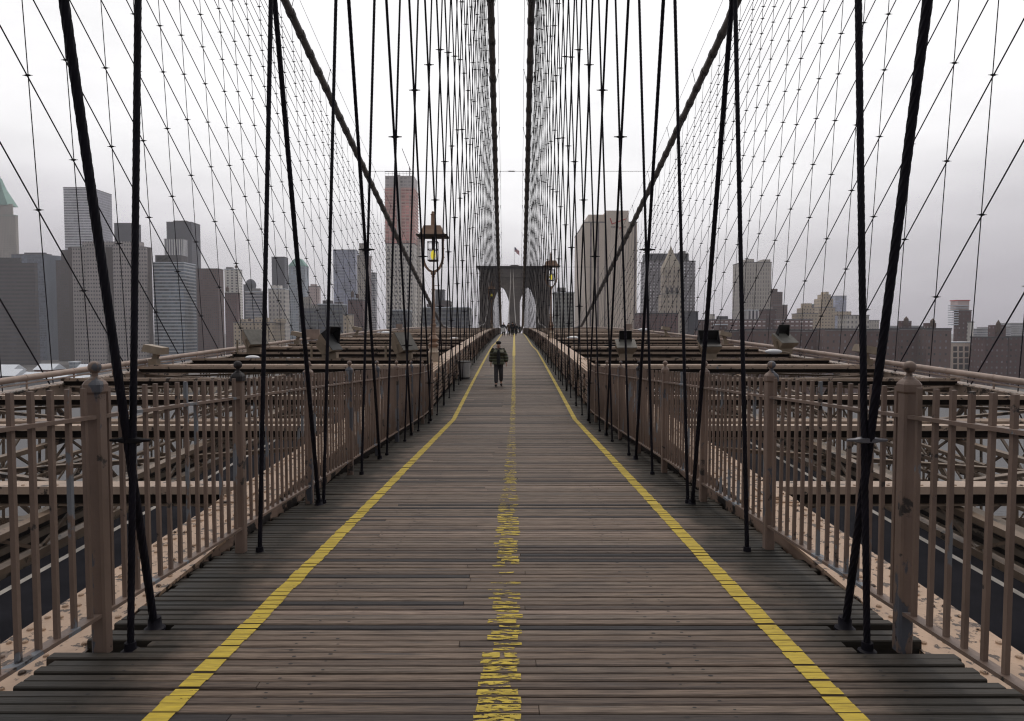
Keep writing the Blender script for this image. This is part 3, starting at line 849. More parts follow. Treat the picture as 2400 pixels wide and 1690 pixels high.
def bracket_light(x, z, label):
    base = B(x, z, hT(z)-2.1); s = 1 if x > 0 else -1
    t = empty('bracket_light', base, label, 'small lamp', 'small bracket lamps on the pipe rails')
    mb = MB(); mb.box(base.x-.14,base.y-.14,base.z-.1,base.x+.14,base.y+.14,base.z+.35); mb.bar(base+Vector((0,0,.3)), base+Vector((-s*.12,0,.62)), .16, .16, (0,1,0)); mb.build('arm', M['flood'], t)
    q = base+Vector((-s*.05,0,.72)); mb = MB(); mb.hexa([q+Vector(v) for v in ((-.34,-.3,-.10),(.30,-.3,-.22),(.30,.3,-.22),(-.34,.3,-.10),(-.28,-.25,.14),(.34,-.25,.02),(.34,.25,.02),(-.28,.25,.14))]); mb.build('lamp_head', M['flood'], t)
for z, w in ((23.2,'nearest'),(38.6,'second'),(53.4,'third')):
    for s in (-1,1): bracket_light(s*12.35, z, 'small tan boxy lamp bracketed beside the %s outer pipe rail, %s from the viewer' % (SIDE[s], 'first' if w == 'nearest' else w))
def rail_box(x, z, w, label):
    c = B(x, z, hT(z)-1.80); mb = MB(); mb.box(c.x-w/2,c.y-.12,c.z-.06,c.x+w/2,c.y+.12,c.z+.52); mb.box(c.x-w/2-.02,c.y-.14,c.z+.521,c.x+w/2+.02,c.y+.14,c.z+.55); mb.box(c.x-.01,c.y-.135,c.z,c.x+.01,c.y-.121,c.z+.5)
    tag(mb.build('junction_box', M['pipe'], None, c), label, 'junction box', 'boxes on the pipe rails')
rail_box(-12.6, 42.5, .86, 'tan metal box standing on the left outer pipe rail between two bracket lamps')
rail_box(12.6, 41.0, .80, 'tan metal box standing on the right outer pipe rail between two bracket lamps')
rail_box(-12.6, 75.0, .70, 'far smaller tan metal box on the left outer pipe rail')
rail_box(12.6, 72.0, .70, 'far smaller tan metal box on the right outer pipe rail')
def cobra(x, z, h, ln, s, label):
    c = B(x, z, h); t = empty('road_light', c, label, 'road lamp', 'white road lamps over the roadways')
    mb = MB(); mb.ball(c, .5*ln, 16, 10, sc=(1,.5,.30)); mb.build('lamp_head', M['cobra'], t, smooth=60)
    mb = MB(); mb.tube([c+Vector((s*.42*ln,0,0)), c+Vector((s*.9*ln,0,-.05)), c+Vector((s*1.2*ln,0,-.5))], .035, 6); mb.build('arm', M['flood'], t)
def cb(px, py, z): return ((px-PXC)/F*z - CX, z, (PYC-py)/F*z)
for (px, py, z, ln, lab) in ((592,838,28.5,.62,'white egg shaped road lamp below the outermost floodlight over the left roadway'),
                             (1813,824,29,.75,'white egg shaped road lamp below the outermost floodlight over the right roadway'),
                             (905,780,59,.9,'small white road lamp far along the left pipe rail'),
                             (1508,773,59,.95,'small white road lamp far along the right pipe rail'),
                             (1064,795,46,.8,'white road lamp just left of the far walkway rail'),
                             (1343,792,46,.85,'white road lamp just right of the far walkway rail'),
                             (745,955,17.5,1.15,'long white road lamp seen through the left picket fence'),
                             (1672,945,17.5,.95,'white road lamp seen through the right picket fence')):
    x, z, h = cb(px, py, z); cobra(x, z, h, ln, 1 if x > 0 else -1, lab)

# ================================================================= litter bin
base = B(-2.02, 29, hd(29)); t = empty('litter_bin', base, 'grey metal litter bin at the left walkway edge past the lamp post', 'litter bin')
mb = MB(); mb.lathe(base, [(.23,.06),(.26,.40),(.285,.70)], 16); mb.build('bucket', M['bin'], t, smooth=40)
mb = MB(); mb.lathe(base, [(.24,0),(.24,.058)], 16); mb.lathe(base, [(.30,.701),(.30,.74),(.24,.76)], 16); mb.build('rim', M['bindark'], t)

# ================================================================= people
def skin_obj(name, nodes, edges, mat, parent=None, loc=None, rotz=0, sc=1, sub=1):
    me = bpy.data.meshes.new(name); bm = bmesh.new(); ly = bm.verts.layers.skin.verify(); vs = []
    for i, (x, y, z, r) in enumerate(nodes):
        v = bm.verts.new((x, y, z)); v[ly].radius = (r, r); v[ly].use_root = (i == 0); vs.append(v)
    for a, b in edges: bm.edges.new((vs[a], vs[b]))
    bm.to_mesh(me); bm.free(); me.materials.append(mat)
    o = bpy.data.objects.new(name, me); C.objects.link(o)
    sk = o.modifiers.new('Skin', 'SKIN'); sk.use_smooth_shade = True
    sb = o.modifiers.new('Subd', 'SUBSURF'); sb.levels = sub; sb.render_levels = sub
    if parent: o.parent = parent
    else: o.location = loc; o.rotation_euler = (0, 0, rotz); o.scale = (sc, sc, sc)
    return o
def part(mb, name, mat, parent, smooth=60):
    me = bpy.data.meshes.new(name); me.from_pydata(mb.v, [], mb.f); me.materials.append(mat)
    me.shade_smooth(); o = bpy.data.objects.new(name, me); C.objects.link(o); o.parent = parent; return o
SKIN = simple('skin', (.40,.22,.155), .5, 0, .08); HAIR = simple('dark_hair', (.012,.010,.010), .7)
def person(x, z, height, rotz, label, coat, trousers, hat=None, shirt=None, scarf=None, phase=1, puffy=.035, long_coat=False):
    p = phase
    N = [(0,0,.93,.115),(0,0,1.10,.105),(0,-.01,1.29,.125),(0,.0,1.43,.058),(0,-.015,1.50,.052),(0,-.03,1.575,.080),(0,-.02,1.66,.074),(0,-.118,1.575,.014)]
    E = [(0,1),(1,2),(2,3),(3,4),(4,5),(5,6),(5,7)]
    legs = {}
    for sd in (-1,1):
        f = p*sd
        hip = (sd*.085,0,.87,.085); kn = (sd*.095,-.10 if f > 0 else .02,.49,.058)
        an = (sd*.095,-.13 if f > 0 else .22,.085 if f > 0 else .15,.042); toe = (sd*.11,-.28 if f > 0 else .09,.04 if f > 0 else .05,.038)
        i = len(N); N += [hip, kn, an, toe]; E += [(0,i),(i,i+1),(i+1,i+2),(i+2,i+3)]; legs[sd] = (hip,kn,an,toe)
        sh = (sd*.175,0,1.385,.062); el = (sd*.275,.05 if f > 0 else .0,1.12,.045); wr = (sd*.30,-.02 if f > 0 else -.10,.90,.029); pm = (sd*.303,-.035 if f > 0 else -.12,.845,.030)
        i = len(N); N += [sh, el, wr, pm]; E += [(2,i),(i,i+1),(i+1,i+2),(i+2,i+3)]
        legs[(sd,'arm')] = (sh, el, wr, pm); pi = i+3
        for q in range(4):
            yo = -.028+.018*q; L = (.035,.042,.04,.03)[q]; j = len(N)
            N += [(pm[0]+sd*.004, pm[1]+yo, pm[2]-.03, .0085), (pm[0]-sd*.006, pm[1]+yo-.004, pm[2]-.03-L, .008), (pm[0]-sd*.02, pm[1]+yo-.006, pm[2]-.04-L*1.5, .007)]
            E += [(pi,j),(j,j+1),(j+1,j+2)]
        j = len(N); N += [(pm[0]-sd*.012, pm[1]-.034, pm[2]+.005, .011), (pm[0]-sd*.02, pm[1]-.048, pm[2]-.035, .009)]; E += [(pi,j),(j,j+1)]
    loc = B(x, z, hd(z)); k = height/1.73
    body = skin_obj('person', N, E, SKIN, None, loc, rotz, k)
    tag(body, label, 'person')
    # trousers, coat, shoes
    T = [(0,0,.95,.13)]; TE = []
    for sd in (-1,1):
        h_, kn, an, toe = legs[sd]; i = len(T)
        T += [(h_[0],h_[1],h_[2],.112),(kn[0],kn[1],kn[2],.088),(an[0],an[1],an[2]+.03,.080)]; TE += [(0,i),(i,i+1),(i+1,i+2)]
    skin_obj('trousers', T, TE, trousers, body)
    pf = puffy; low = .62 if long_coat else .90
    J = [(0,0,1.10,.135+pf),(0,-.005,1.28,.14+pf),(0,0,1.40,.085+pf*.4),(0,0,low,.14+pf)]; JE = [(0,1),(1,2),(0,3)]
    for sd in (-1,1):
        sh, el, wr, pm = legs[(sd,'arm')]; i = len(J)
        mid = tuple((a+b)/2 for a, b in zip(sh, el))
        J += [(sh[0],sh[1],sh[2],.075+pf*.6),(el[0],el[1],el[2],.062+pf*.7),(wr[0],wr[1],wr[2]+.02,.045+pf*.6)]; JE += [(1,i),(i,i+1),(i+1,i+2)]
    skin_obj('jacket', J, JE, coat, body)
    for sd in (-1,1):
        h_, kn, an, toe = legs[sd]; mb = MB(); mb.ball(((an[0]+toe[0])/2,(an[1]+toe[1])/2+.0,toe[2]+.01), .05, 12, 8, sc=(1.0,2.7,1.0)); part(mb, 'shoe', HAIR, body)
    mb = MB()
    if hat is not None: mb.ball((0,-.012,1.70), .106, 16, 10, sc=(1,1.08,.72)); part(mb, 'hat', hat, body)
    else: mb.ball((0,.0,1.64), .102, 16, 10, sc=(1,1.1,1)); part(mb, 'hair', HAIR, body)
    for sd in (-1,1):
        mb = MB(); mb.ball((sd*.033,-.103,1.60), .011, 8, 6); part(mb, 'eye', HAIR, body)
        mb = MB(); mb.ball((sd*.084,-.02,1.575), .022, 8, 6, sc=(.5,.9,1.4)); part(mb, 'ear', SKIN, body)
    mb = MB(); mb.ball((0,-.106,1.538), .02, 8, 6, sc=(1.3,.4,.35)); part(mb, 'mouth', simple('lips', (.22,.09,.08)), body)
    if shirt is not None:
        mb = MB(); mb.ball((0,-.120-pf,1.13), .1, 14, 10, sc=(.78,.62,3.2)); part(mb, 'sweater', shirt, body)
    if scarf is not None:
        mb = MB(); mb.tube([(.10*math.cos(a*PI/8),-.02+.09*math.sin(a*PI/8),1.445+.01*math.sin(a)) for a in range(17)], .048, 8); part(mb, 'scarf', scarf, body)
    return body
black = simple('black_cloth', (.012,.012,.015), .8); navy = simple('navy_cloth', (.016,.018,.028), .8)
m = NT('olive_quilted_cloth'); tc = m.n('ShaderNodeTexCoord'); wv = m.n('ShaderNodeTexWave', wave_type='BANDS', bands_direction='Z'); wv.inputs['Scale'].default_value = 2.6; wv.inputs['Distortion'].default_value = 1.2
m.l(tc.outputs['Object'], wv.inputs['Vector']); m.setc(m.mix(m.ramp(wv.outputs['Fac'], .02, .35), (.024,.025,.014), (.060,.062,.032))); m.rough(.6); m.bump(wv.outputs['Fac'], .8, .03); olive = m.mat
greyd = simple('grey_denim', (.042,.040,.046), .85, 0, .3, 12); whitec = simple('white_cloth', (.72,.72,.74), .7, 0, .05); brownc = simple('brown_cloth', (.10,.065,.042), .8)
person(-.475, 26.0, 1.72, 0, 'person in black beanie and olive puffy jacket walking toward the viewer', olive, greyd, black, black, black, -1, .10)
p1 = person(-1.13, 92, 1.92, .1, 'person in dark coat and white hat walking with a white bag on the left', navy, black, whitec, None, None, 1, .04, True)
person(-.42, 93, 1.85, 0, 'person in brown coat walking at the left of the dark group', brownc, black, None, None, None, -1, .05, True)
person(.12, 91, 1.95, -.1, 'person in long black coat walking at the front of the dark group', black, black, black, None, None, 1, .08, True)
person(.62, 97, 1.75, .1, 'person in black coat half hidden behind the long black coat', black, navy, None, None, None, -1, .06, True)
person(1.15, 152, 1.8, 0, 'distant person in white top past the crest of the walkway', whitec, black, None, None, None, 1, .05)
person(1.85, 150, 1.8, 0, 'distant person in dark blue coat past the crest of the walkway', navy, black, None, None, None, -1, .07, True)
q = B(-1.22, 91.6, hd(91.6)+.62); mb = MB(); mb.hexa([q+Vector(v) for v in ((-.24,-.07,0),(.24,-.07,0),(.24,.07,0),(-.24,.07,0),(-.22,-.05,.55),(.22,-.05,.55),(.22,.05,.55),(-.22,.05,.55))]); 
mb.tube([q+Vector((-.12,0,.54)), q+Vector((-.06,0,.72)), q+Vector((.06,0,.72)), q+Vector((.12,0,.54))], .012, 6)
tag(mb.build('shopping_bag', whitec, None, q), 'white shopping bag held by the person in the white hat', 'bag')

# ================================================================= bridge tower
TD = 440.0
c0 = B(.35, TD, 0); ty = c0.y; tcx = at_y(1206, 700, ty).x
def tz(py): return at_y(1206, py, ty).z
topz, deckz = tz(624), tz(790)
t = empty('bridge_tower', Vector((tcx, ty, 0)), 'brown granite bridge tower with two pointed arches at the far end of the walkway', 'bridge tower')
hw = 22.4; dep = 14.0
ap = tz(671); sp_ = tz(712); pier = 3.2; ow = 11.2
def arch_pts(xl, xr, n=10):
    c = (xl+xr)/2; out = []
    for i in range(n+1):
        u = i/n; x = xl + (c-xl)*u; out.append((x, sp_ + (ap-sp_)*math.sin(u*PI/2)**.9 if u < 1 else ap))
    for i in range(n-1, -1, -1):
        x, zz = out[i]; out.append((2*c-x, zz))
    return out
mb = MB(); y0, y1 = ty, ty+dep
tops = tz(650)
def quad(p, uvs): mb.add(p, [(0,1,2,3)], 0, [uvs])
cols = []
A1 = arch_pts(-pier-ow, -pier); A2 = arch_pts(pier, pier+ow)
outline = [(-hw, None)] + A1 + A2 + [(hw, None)]
def seg(xa, za, xb, zb):                 # wall between profile and top, both faces
    for yy, fl in ((y0, 1), (y1, -1)):
        p = [(tcx+xa,yy,za),(tcx+xb,yy,zb),(tcx+xb,yy,tops),(tcx+xa,yy,tops)]
        u = [(xa,za),(xb,zb),(xb,tops),(xa,tops)]
        if fl < 0: p.reverse(); u.reverse()
        quad(p, u)
seg(-hw, 0, -pier-ow, 0); seg(-pier, 0, pier, 0); seg(pier+ow, 0, hw, 0)
for A in (A1, A2):
    for i in range(len(A)-1):
        (xa,za),(xb,zb) = A[i], A[i+1]; seg(xa, za, xb, zb)
        quad([(tcx+xa,y0,za),(tcx+xa,y1,za),(tcx+xb,y1,zb),(tcx+xb,y0,zb)], [(0,za),(dep,za),(dep,zb),(0,zb)])
    for xx in (A[0][0], A[-1][0]):
        quad([(tcx+xx,y0,0),(tcx+xx,y1,0),(tcx+xx,y1,sp_),(tcx+xx,y0,sp_)], [(0,0),(dep,0),(dep,sp_),(0,sp_)])
for xx in (-hw, hw):
    quad([(tcx+xx,y0,0),(tcx+xx,y1,0),(tcx+xx,y1,tops),(tcx+xx,y0,tops)], [(0,0),(dep,0),(dep,tops),(0,tops)])
for (xa, xb) in ((-hw-.6,-hw+6.2),(-pier-.3,pier+.3),(hw-6.2,hw+.6)):        # buttress faces
    mb.prism([(tcx+xa,y0-1.0),(tcx+xb,y0-1.0),(tcx+xb,y0-.01),(tcx+xa,y0-.01)], 0, tz(655))
mb.build('pier_wall', M['granite'], t)
mb = MB(); mb.prism([(tcx-hw-.8,y0-1.2),(tcx+hw+.8,y0-1.2),(tcx+hw+.8,y1+1.2),(tcx-hw-.8,y1+1.2)], tops, tops+.9); mb.build('string_course', M['granite'], t)
mb = MB(); mb.prism([(tcx-hw-.2,y0-.6),(tcx+hw+.2,y0-.6),(tcx+hw+.2,y1+.6),(tcx-hw-.2,y1+.6)], tops+.9, tz(629)); mb.build('upper_wall', M['granite'], t)
mb = MB()
for i, (e, za, zb) in enumerate(((.9,tz(631),tz(629)),(1.6,tz(629)+.01,tz(626.5)),(2.4,tz(626.5)+.01,tz(624)))):
    mb.prism([(tcx-hw-e,y0-e-.6),(tcx+hw+e,y0-e-.6),(tcx+hw+e,y1+e),(tcx-hw-e,y1+e)], za, zb)
mb.build('cornice', M['granitedark'], t)
mb = MB(); mb.prism([(tcx-3.2,y0),(tcx+3.2,y0),(tcx+3.2,y1),(tcx-3.2,y1)], topz, topz+.5)
mb.prism([(tcx-2.4,y0+1),(tcx+2.4,y0+1),(tcx+2.4,y1-1),(tcx-2.4,y1-1)], topz+.5, topz+.9); mb.build('roof_block', M['granitedark'], t)
mb = MB()
for i in range(24):
    x = tcx-hw+i*hw/11.5
    mb.bar((x,y0,topz),(x,y0,topz+1.0),.08,.08,(0,1,0))
mb.bar((tcx-hw,y0,topz+.95),(tcx+hw,y0,topz+.95),.08,.08); mb.build('roof_railing', M['granitedark'], t)
fp = Vector((tcx-.05, y0+3, topz+.9)); t = empty('flagpole', fp, 'thin flagpole with striped red and white flag with blue corner on the tower top', 'flagpole')
mb = MB(); mb.tube([fp, fp+Vector((0,0,12.0))], [.11,.06], 8); mb.build('pole', simple('pole_white', (.6,.6,.6)), t)
m = NT('striped_flag'); uv = m.n('ShaderNodeUVMap'); sp2 = m.n('ShaderNodeSeparateXYZ'); m.l(uv.outputs[0], sp2.inputs[0])
st = m.math('LESS_THAN', m.math('FRACT', m.math('MULTIPLY', sp2.outputs[1], 6.5)), .5)
cc = m.mix(st, (.75,.72,.72), (.50,.05,.07))
can = m.math('MULTIPLY', m.math('LESS_THAN', sp2.outputs[0], .4), m.math('GREATER_THAN', sp2.outputs[1], .46))
star = m.math('MULTIPLY', m.math('LESS_THAN', m.math('FRACT', m.math('MULTIPLY', sp2.outputs[0], 15)), .35), m.math('LESS_THAN', m.math('FRACT', m.math('MULTIPLY', sp2.outputs[1], 16.5)), .35))
m.setc(m.mix(can, cc, m.mix(star, (.06,.06,.16), (.7,.7,.72)))); m.rough(.8)
mb = MB(); NU, NV = 14, 7
def fpt(u, v):
    x = 3.4*u; zz = 12.0 - 2.9*(1-v) - 3.0*u**1.2 + .15*math.sin(u*9)
    return fp + Vector((x*.95, .35*math.sin(u*8+v*1.2), zz))
for i in range(NU):
    for j in range(NV):
        q = [(i/NU,j/NV),((i+1)/NU,j/NV),((i+1)/NU,(j+1)/NV),(i/NU,(j+1)/NV)]
        mb.add([fpt(*a) for a in q], [(0,1,2,3)], 0, [q])
mb.build('flag', m.mat, t, smooth=80)

# ================================================================= city
FC = {}
def fac(key, *a, **k):
    FC[key] = facade(key, *a, **k); return FC[key]
fac('dark_band', 'band', (.095,.075,.08), (.028,.028,.036), 3, 5.2, (0,1), (.35,.85), .35)
fac('blue_glass', 'grid', (.16,.19,.24), (.10,.12,.17), 2.2, 3.8, (.08,.92), (.15,.9), .45)
fac('dark_brown', 'grid', (.085,.062,.06), (.04,.04,.05), 2.6, 3.6, (.2,.8), (.3,.8), .5)
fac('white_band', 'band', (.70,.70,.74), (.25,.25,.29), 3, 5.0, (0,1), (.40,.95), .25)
fac('grey_grid', 'grid', (.42,.42,.47), (.20,.20,.25), 3.0, 5.0, (.15,.85), (.2,.85), .3)
fac('pink_grid', 'grid', (.40,.355,.345), (.075,.07,.085), 3.6, 5.2, (.18,.74), (.30,.72), .45)
fac('slate', 'grid', (.06,.063,.085), (.04,.043,.06), 2.4, 3.8, (.2,.8), (.2,.8), .3)
fac('white_fin', 'fin', (.72,.71,.71), (.14,.14,.17), 4.2, 4, (.35,.92), (0,1), .15)
fac('blue_band', 'band', (.50,.52,.55), (.09,.12,.16), 3, 4.6, (0,1), (.30,.92), .45)
fac('brown_grid', 'grid', (.14,.082,.076), (.055,.05,.06), 2.8, 3.4, (.25,.75), (.25,.75), .6)
fac('white_slab', 'grid', (.80,.77,.72), (.15,.14,.15), 6.5, 4.0, (.52,.95), (.2,.72), .5)
fac('red_brown', 'grid', (.15,.082,.082), (.06,.055,.065), 3.0, 3.2, (.3,.7), (.3,.75), .7)
fac('grey_band', 'band', (.44,.43,.45), (.14,.15,.18), 3, 4.2, (0,1), (.35,.9), .4)
fac('cream', 'grid', (.50,.41,.31), (.10,.085,.085), 4.4, 4.4, (.30,.66), (.30,.72), .5)
fac('classic', 'grid', (.58,.54,.50), (.17,.16,.17), 5.2, 6.2, (.28,.70), (.22,.74), .4)
fac('pale_glass', 'grid', (.40,.44,.48), (.24,.29,.34), 4, 4.6, (.1,.9), (.2,.85), .3)
fac('pinkish', 'grid', (.56,.45,.44), (.28,.23,.24), 4, 5, (.3,.7), (.3,.7), .3)
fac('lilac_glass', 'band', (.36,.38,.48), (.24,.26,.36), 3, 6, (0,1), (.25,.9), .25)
fac('stone', 'grid', (.40,.36,.32), (.16,.15,.15), 3.2, 4.4, (.3,.7), (.2,.8), .4)
fac('dark_glazed', 'grid', (.17,.175,.18), (.055,.065,.085), 4.2, 4.4, (.07,.93), (.32,.90), .7)
fac('white_frame', 'grid', (.74,.69,.64), (.16,.15,.155), 5.2, 5.4, (.36,.80), (.24,.72), .45)
fac('beige_stripe', 'fin', (.70,.60,.51), (.13,.095,.095), 8.2, 4, (.70,.94), (0,1), .25)
fac('beige_plain', 'fin', (.72,.62,.53), (.64,.54,.46), 3.1, 4, (.45,.55), (0,1), .1)
fac('stud_grid', 'grid', (.20,.19,.21), (.52,.52,.55), 4.6, 4.6, (.30,.70), (.32,.74), .25)
fac('gothic', 'grid', (.50,.44,.37), (.11,.095,.09), 5.0, 6.2, (.33,.68), (.25,.70), .4)
fac('grey_tall', 'grid', (.50,.46,.42), (.21,.19,.185), 3.4, 5.2, (.35,.68), (.2,.8), .4)
fac('balcony', 'grid', (.20,.12,.115), (.60,.56,.55), 5.0, 4.2, (.25,.86), (.45,.80), .5)
fac('brick', 'grid', (.125,.068,.060), (.11,.10,.11), 4.6, 5.2, (.34,.66), (.32,.68), 1.0)
fac('brick_light', 'grid', (.16,.10,.09), (.11,.10,.11), 4.6, 5.2, (.34,.66), (.32,.68), 1.0)
fac('dark_brick', 'grid', (.105,.052,.05), (.11,.10,.11), 4.2, 4.8, (.3,.65), (.34,.68), 1.0)
fac('green_grey', 'grid', (.30,.31,.29), (.08,.085,.085), 4.6, 4.6, (.2,.8), (.25,.75), .5)
fac('red_net', 'grid', (.74,.52,.47), (.62,.28,.245), 5.4, 4.3, (.10,.92), (.22,.95), .35)
fac('concrete', 'grid', (.56,.51,.50), (.36,.33,.33), 6, 4.5, (.1,.9), (.3,.9), .3)
M['roofgrey'] = simple('roof_grey', (.20,.19,.195), .9, 0, .3, .3)
M['roofdark'] = simple('roof_dark', (.07,.065,.07), .9, 0, .3, .3)
M['copper'] = simple('green_copper', (.22,.38,.34), .7, 0, .15, .2)
M['stonecap'] = simple('stone_cap', (.42,.37,.30), .85, 0, .15, .2)
M['tankwood'] = simple('tank_wood', (.10,.065,.05), .9)
M['pane'] = simple('dark_pane', (.06,.055,.06), .25, 0, .4, .5)

def building(name, label, cat, f0, f1, top, D, mat, side=None, dd=None, roof='roofgrey', boxes=(), tanks=(), tiers=(), sidemat=None, group='buildings of the city behind the bridge'):
    Y = D
    xl, xr = at_y(f0, 700, Y).x, at_y(f1, 700, Y).x
    if side is not None:
        e, px = (xr, side) if side > f1 else (xl, side)
        dd = max(6.0, e*F/(px-PXC)*1.0 - Y*1.0) if abs(px-PXC) > 2 else 30
        dd = min(dd, 160)
    elif dd is None: dd = max(12, min(40, (xr-xl)*.8))
    zt = at_y((f0+f1)/2, top, Y).z
    t = empty(name, Vector(((xl+xr)/2, Y, 1.5)), label, cat, group)
    mb = MB(); mb.prism([(xl,Y),(xr,Y),(xr,Y+dd),(xl,Y+dd)], 0, zt, 0)
    if sidemat: 
        for i in (1, 3): mb.m[i] = 1
    y_in = Y
    for (a, b, tp) in tiers:
        y_in += 1.6; xa, xb = at_y(a, 700, y_in).x, at_y(b, 700, y_in).x
        z1 = at_y((a+b)/2, tp, y_in).z
        mb.prism([(xa,y_in),(xb,y_in),(xb,Y+dd-(y_in-Y)*1.5),(xa,Y+dd-(y_in-Y)*1.5)], zt-1, z1, 0)
    mb.build('wall', [FC[mat], FC[sidemat] if sidemat else FC[mat]], t)
    e = .4; mb = MB()
    mb.prism([(xl-e,Y-e),(xr+e,Y-e),(xr+e,Y+dd+e),(xl-e,Y+dd+e)], zt+.02, zt+1.1); mb.build('roof_parapet', M[roof], t)
    for (a, b, tp, rm) in boxes:
        y_b = Y + min(dd*.35, 8); xa, xb = at_y(a, 700, y_b).x, at_y(b, 700, y_b).x
        z1 = at_y((a+b)/2, tp, y_b).z
        mb = MB(); mb.prism([(xa,y_b),(xb,y_b),(xb,Y+dd*.8),(xa,Y+dd*.8)], zt+.5, z1); mb.build('rooftop_house', FC[rm] if rm in FC else M[rm], t)
    for (px, tp) in tanks:
        y_b = Y + min(dd*.3, 6); q = at_y(px, tp, y_b); h = max(4.0, q.z-zt)
        mb = MB(); mb.lathe((q.x,y_b,zt+1), [(1.9,h*.25),(1.9,h*.75),(.05,h)], 10)
        for sx in (-1,1): mb.bar((q.x+sx*1.2,y_b,zt+1),(q.x+sx*1.2,y_b,zt+1+h*.26),.25,.25,(0,1,0))
        mb.build('water_tank', M['tankwood'], t)
    return t, xl, xr, Y, dd, zt
BD = building
# --- left skyline
b = BD('skyscraper', 'pink brown tower with green copper pyramid top and spire at the left picture edge', 'skyscraper', -48, 43, 505, 1400, 'stone', side=52, roof='copper', tiers=((-40,36,478),))
t, xl, xr, Y, dd, zt = b
mb = MB(); cx, cy = at_y(1, 700, Y+10).x, Y+14; z0 = at_y(0,480,Y).z
for (r0, z_0, r1, z_1) in ((30, z0, 13, at_y(0,440,Y).z), (13, at_y(0,440,Y).z, 6, at_y(0,415,Y).z), (4.5, at_y(0,415,Y).z, .3, at_y(0,376,Y).z)):
    mb.hexa([(cx-r0,cy-r0*.5,z_0),(cx+r0,cy-r0*.5,z_0),(cx+r0,cy+r0*.5,z_0),(cx-r0,cy+r0*.5,z_0),(cx-r1,cy-r1*.5,z_1),(cx+r1,cy-r1*.5,z_1),(cx+r1,cy+r1*.5,z_1),(cx-r1,cy+r1*.5,z_1)])
mb.build('pyramid_roof', M['copper'], t)
BD('office_block', 'wide dark brown office slab with fine horizontal bands at the left picture edge', 'office block', -60, 83, 618, 900, 'dark_band', side=93, roof='roofdark', boxes=((-20,50,604,'roofdark'),))
t, xl, xr, Y, dd, zt = BD('office_tower', 'blue glass office tower with rounded corner behind the dark brown slab', 'office tower', 30, 118, 597, 1050, 'blue_glass', side=124, boxes=((60,110,592,'slate'),))
mb = MB(); r = xr-at_y(104,700,Y).x; mb.lathe((xr-1,Y+r+1,0), [(r+3,0),(r+3,zt-1)], 24); mb.build('round_corner', FC['blue_glass'], t)
BD('office_tower', 'narrow dark brown tower between rounded blue glass and pinkish stepped tower', 'office tower', 133, 168, 612, 1010, 'dark_brown', dd=26, roof='roofdark', tiers=((146,166,586),))
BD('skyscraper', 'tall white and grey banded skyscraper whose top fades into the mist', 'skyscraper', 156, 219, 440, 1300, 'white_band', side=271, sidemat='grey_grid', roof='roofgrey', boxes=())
t, xl, xr, Y, dd, zt = BD('skyscraper', 'broad pinkish grey tower with stepped shoulders and many small windows', 'skyscraper', 167, 344, 580, 920, 'pink_grid', side=361, sidemat='pink_grid', tiers=((196,330,566),))
mb = MB()
for (a, b_) in ((206,246),(268,308)):
    mb.prism([(at_y(a,700,Y-5).x,Y-5),(at_y(b_,700,Y-5).x,Y-5),(at_y(b_,700,Y-5).x,Y-.05),(at_y(a,700,Y-5).x,Y-.05)], 0, at_y(220,570,Y).z)
mb.build('projecting_bay', FC['pink_grid'], t)
mb = MB()
for px in (166.5, 254, 262, 352): x = at_y(px,700,Y-.6).x; mb.box(x-2.2,Y-.9,0,x+2.2,Y-.02,zt)
mb.build('dark_recess_strip', FC['dark_brown'], t)  # dark strips paint the shaded vertical recesses and darker chamfers
BD('skyscraper', 'dark slate tower rising just behind the pinkish stepped tower', 'skyscraper', 272, 318, 524, 1250, 'slate', side=337, roof='roofdark')
BD('skyscraper', 'tall dark slate tower behind the white finned tower', 'skyscraper', 394, 452, 521, 1300, 'slate', side=475, roof='roofdark', boxes=((410,440,517,'roofdark'),))
BD('office_tower', 'white tower with vertical fins in front of the dark slate tower', 'office tower', 388, 432, 561, 1150, 'white_fin', side=445, roof='roofgrey')
BD('office_tower', 'blue glass tower with white horizontal bands right of the pinkish stepped tower', 'office tower', 360, 432, 616, 930, 'blue_band', side=462, roof='sleet', boxes=((366,426,598,'roofdark'),(372,398,600,'roofgrey')))
BD('office_tower', 'dark red brown tower right of the white banded blue glass tower', 'office tower', 462, 512, 631, 940, 'brown_grid', side=527, roof='roofdark')
BD('apartment_tower', 'white apartment slab with dark balcony column between brown towers', 'apartment tower', 527, 560, 632, 1000, 'white_slab', side=571, roof='sleet', boxes=((531,545,626,'roofgrey'),), tanks=((553,623),))
BD('apartment_block', 'low red brown apartment block below the white apartment slab', 'apartment block', 527, 556, 688, 870, 'red_brown', side=565, roof='roofdark', tanks=((533,673),))
t, xl, xr, Y, dd, zt = BD('office_tower', 'dark domed tower behind the white apartment slab', 'office tower', 571, 594, 668, 1250, 'slate', side=602, roof='roofdark')
mb = MB(); mb.ball(((xl+xr)/2,Y+12,zt), (xr-xl)*.55, 14, 10, sc=(1,.8,1.2)); mb.build('dome', FC['slate'], t)
BD('office_block', 'grey and white banded office block right of the white apartment slab', 'office block', 575, 618, 684, 950, 'grey_band', side=627, roof='sleet', boxes=((583,610,676,'roofgrey'),))
BD('apartment_block', 'low cream apartment block with rows of dark windows behind the left floodlight', 'apartment block', 546, 640, 757, 780, 'cream', side=668, boxes=((560,575,748,'cream'),(596,616,744,'cream'),(640,655,747,'cream')), tanks=((585,747),))
BD('skyscraper', 'dark slate slab tower behind the cream white classical building', 'skyscraper', 638, 668, 603, 1300, 'slate', side=678, roof='roofdark')
BD('office_block', 'cream white classical office building with tall windows below the dark slate slab', 'office block', 629, 668, 678, 980, 'classic', side=680, roof='sleet', boxes=((636,658,668,'classic'),))
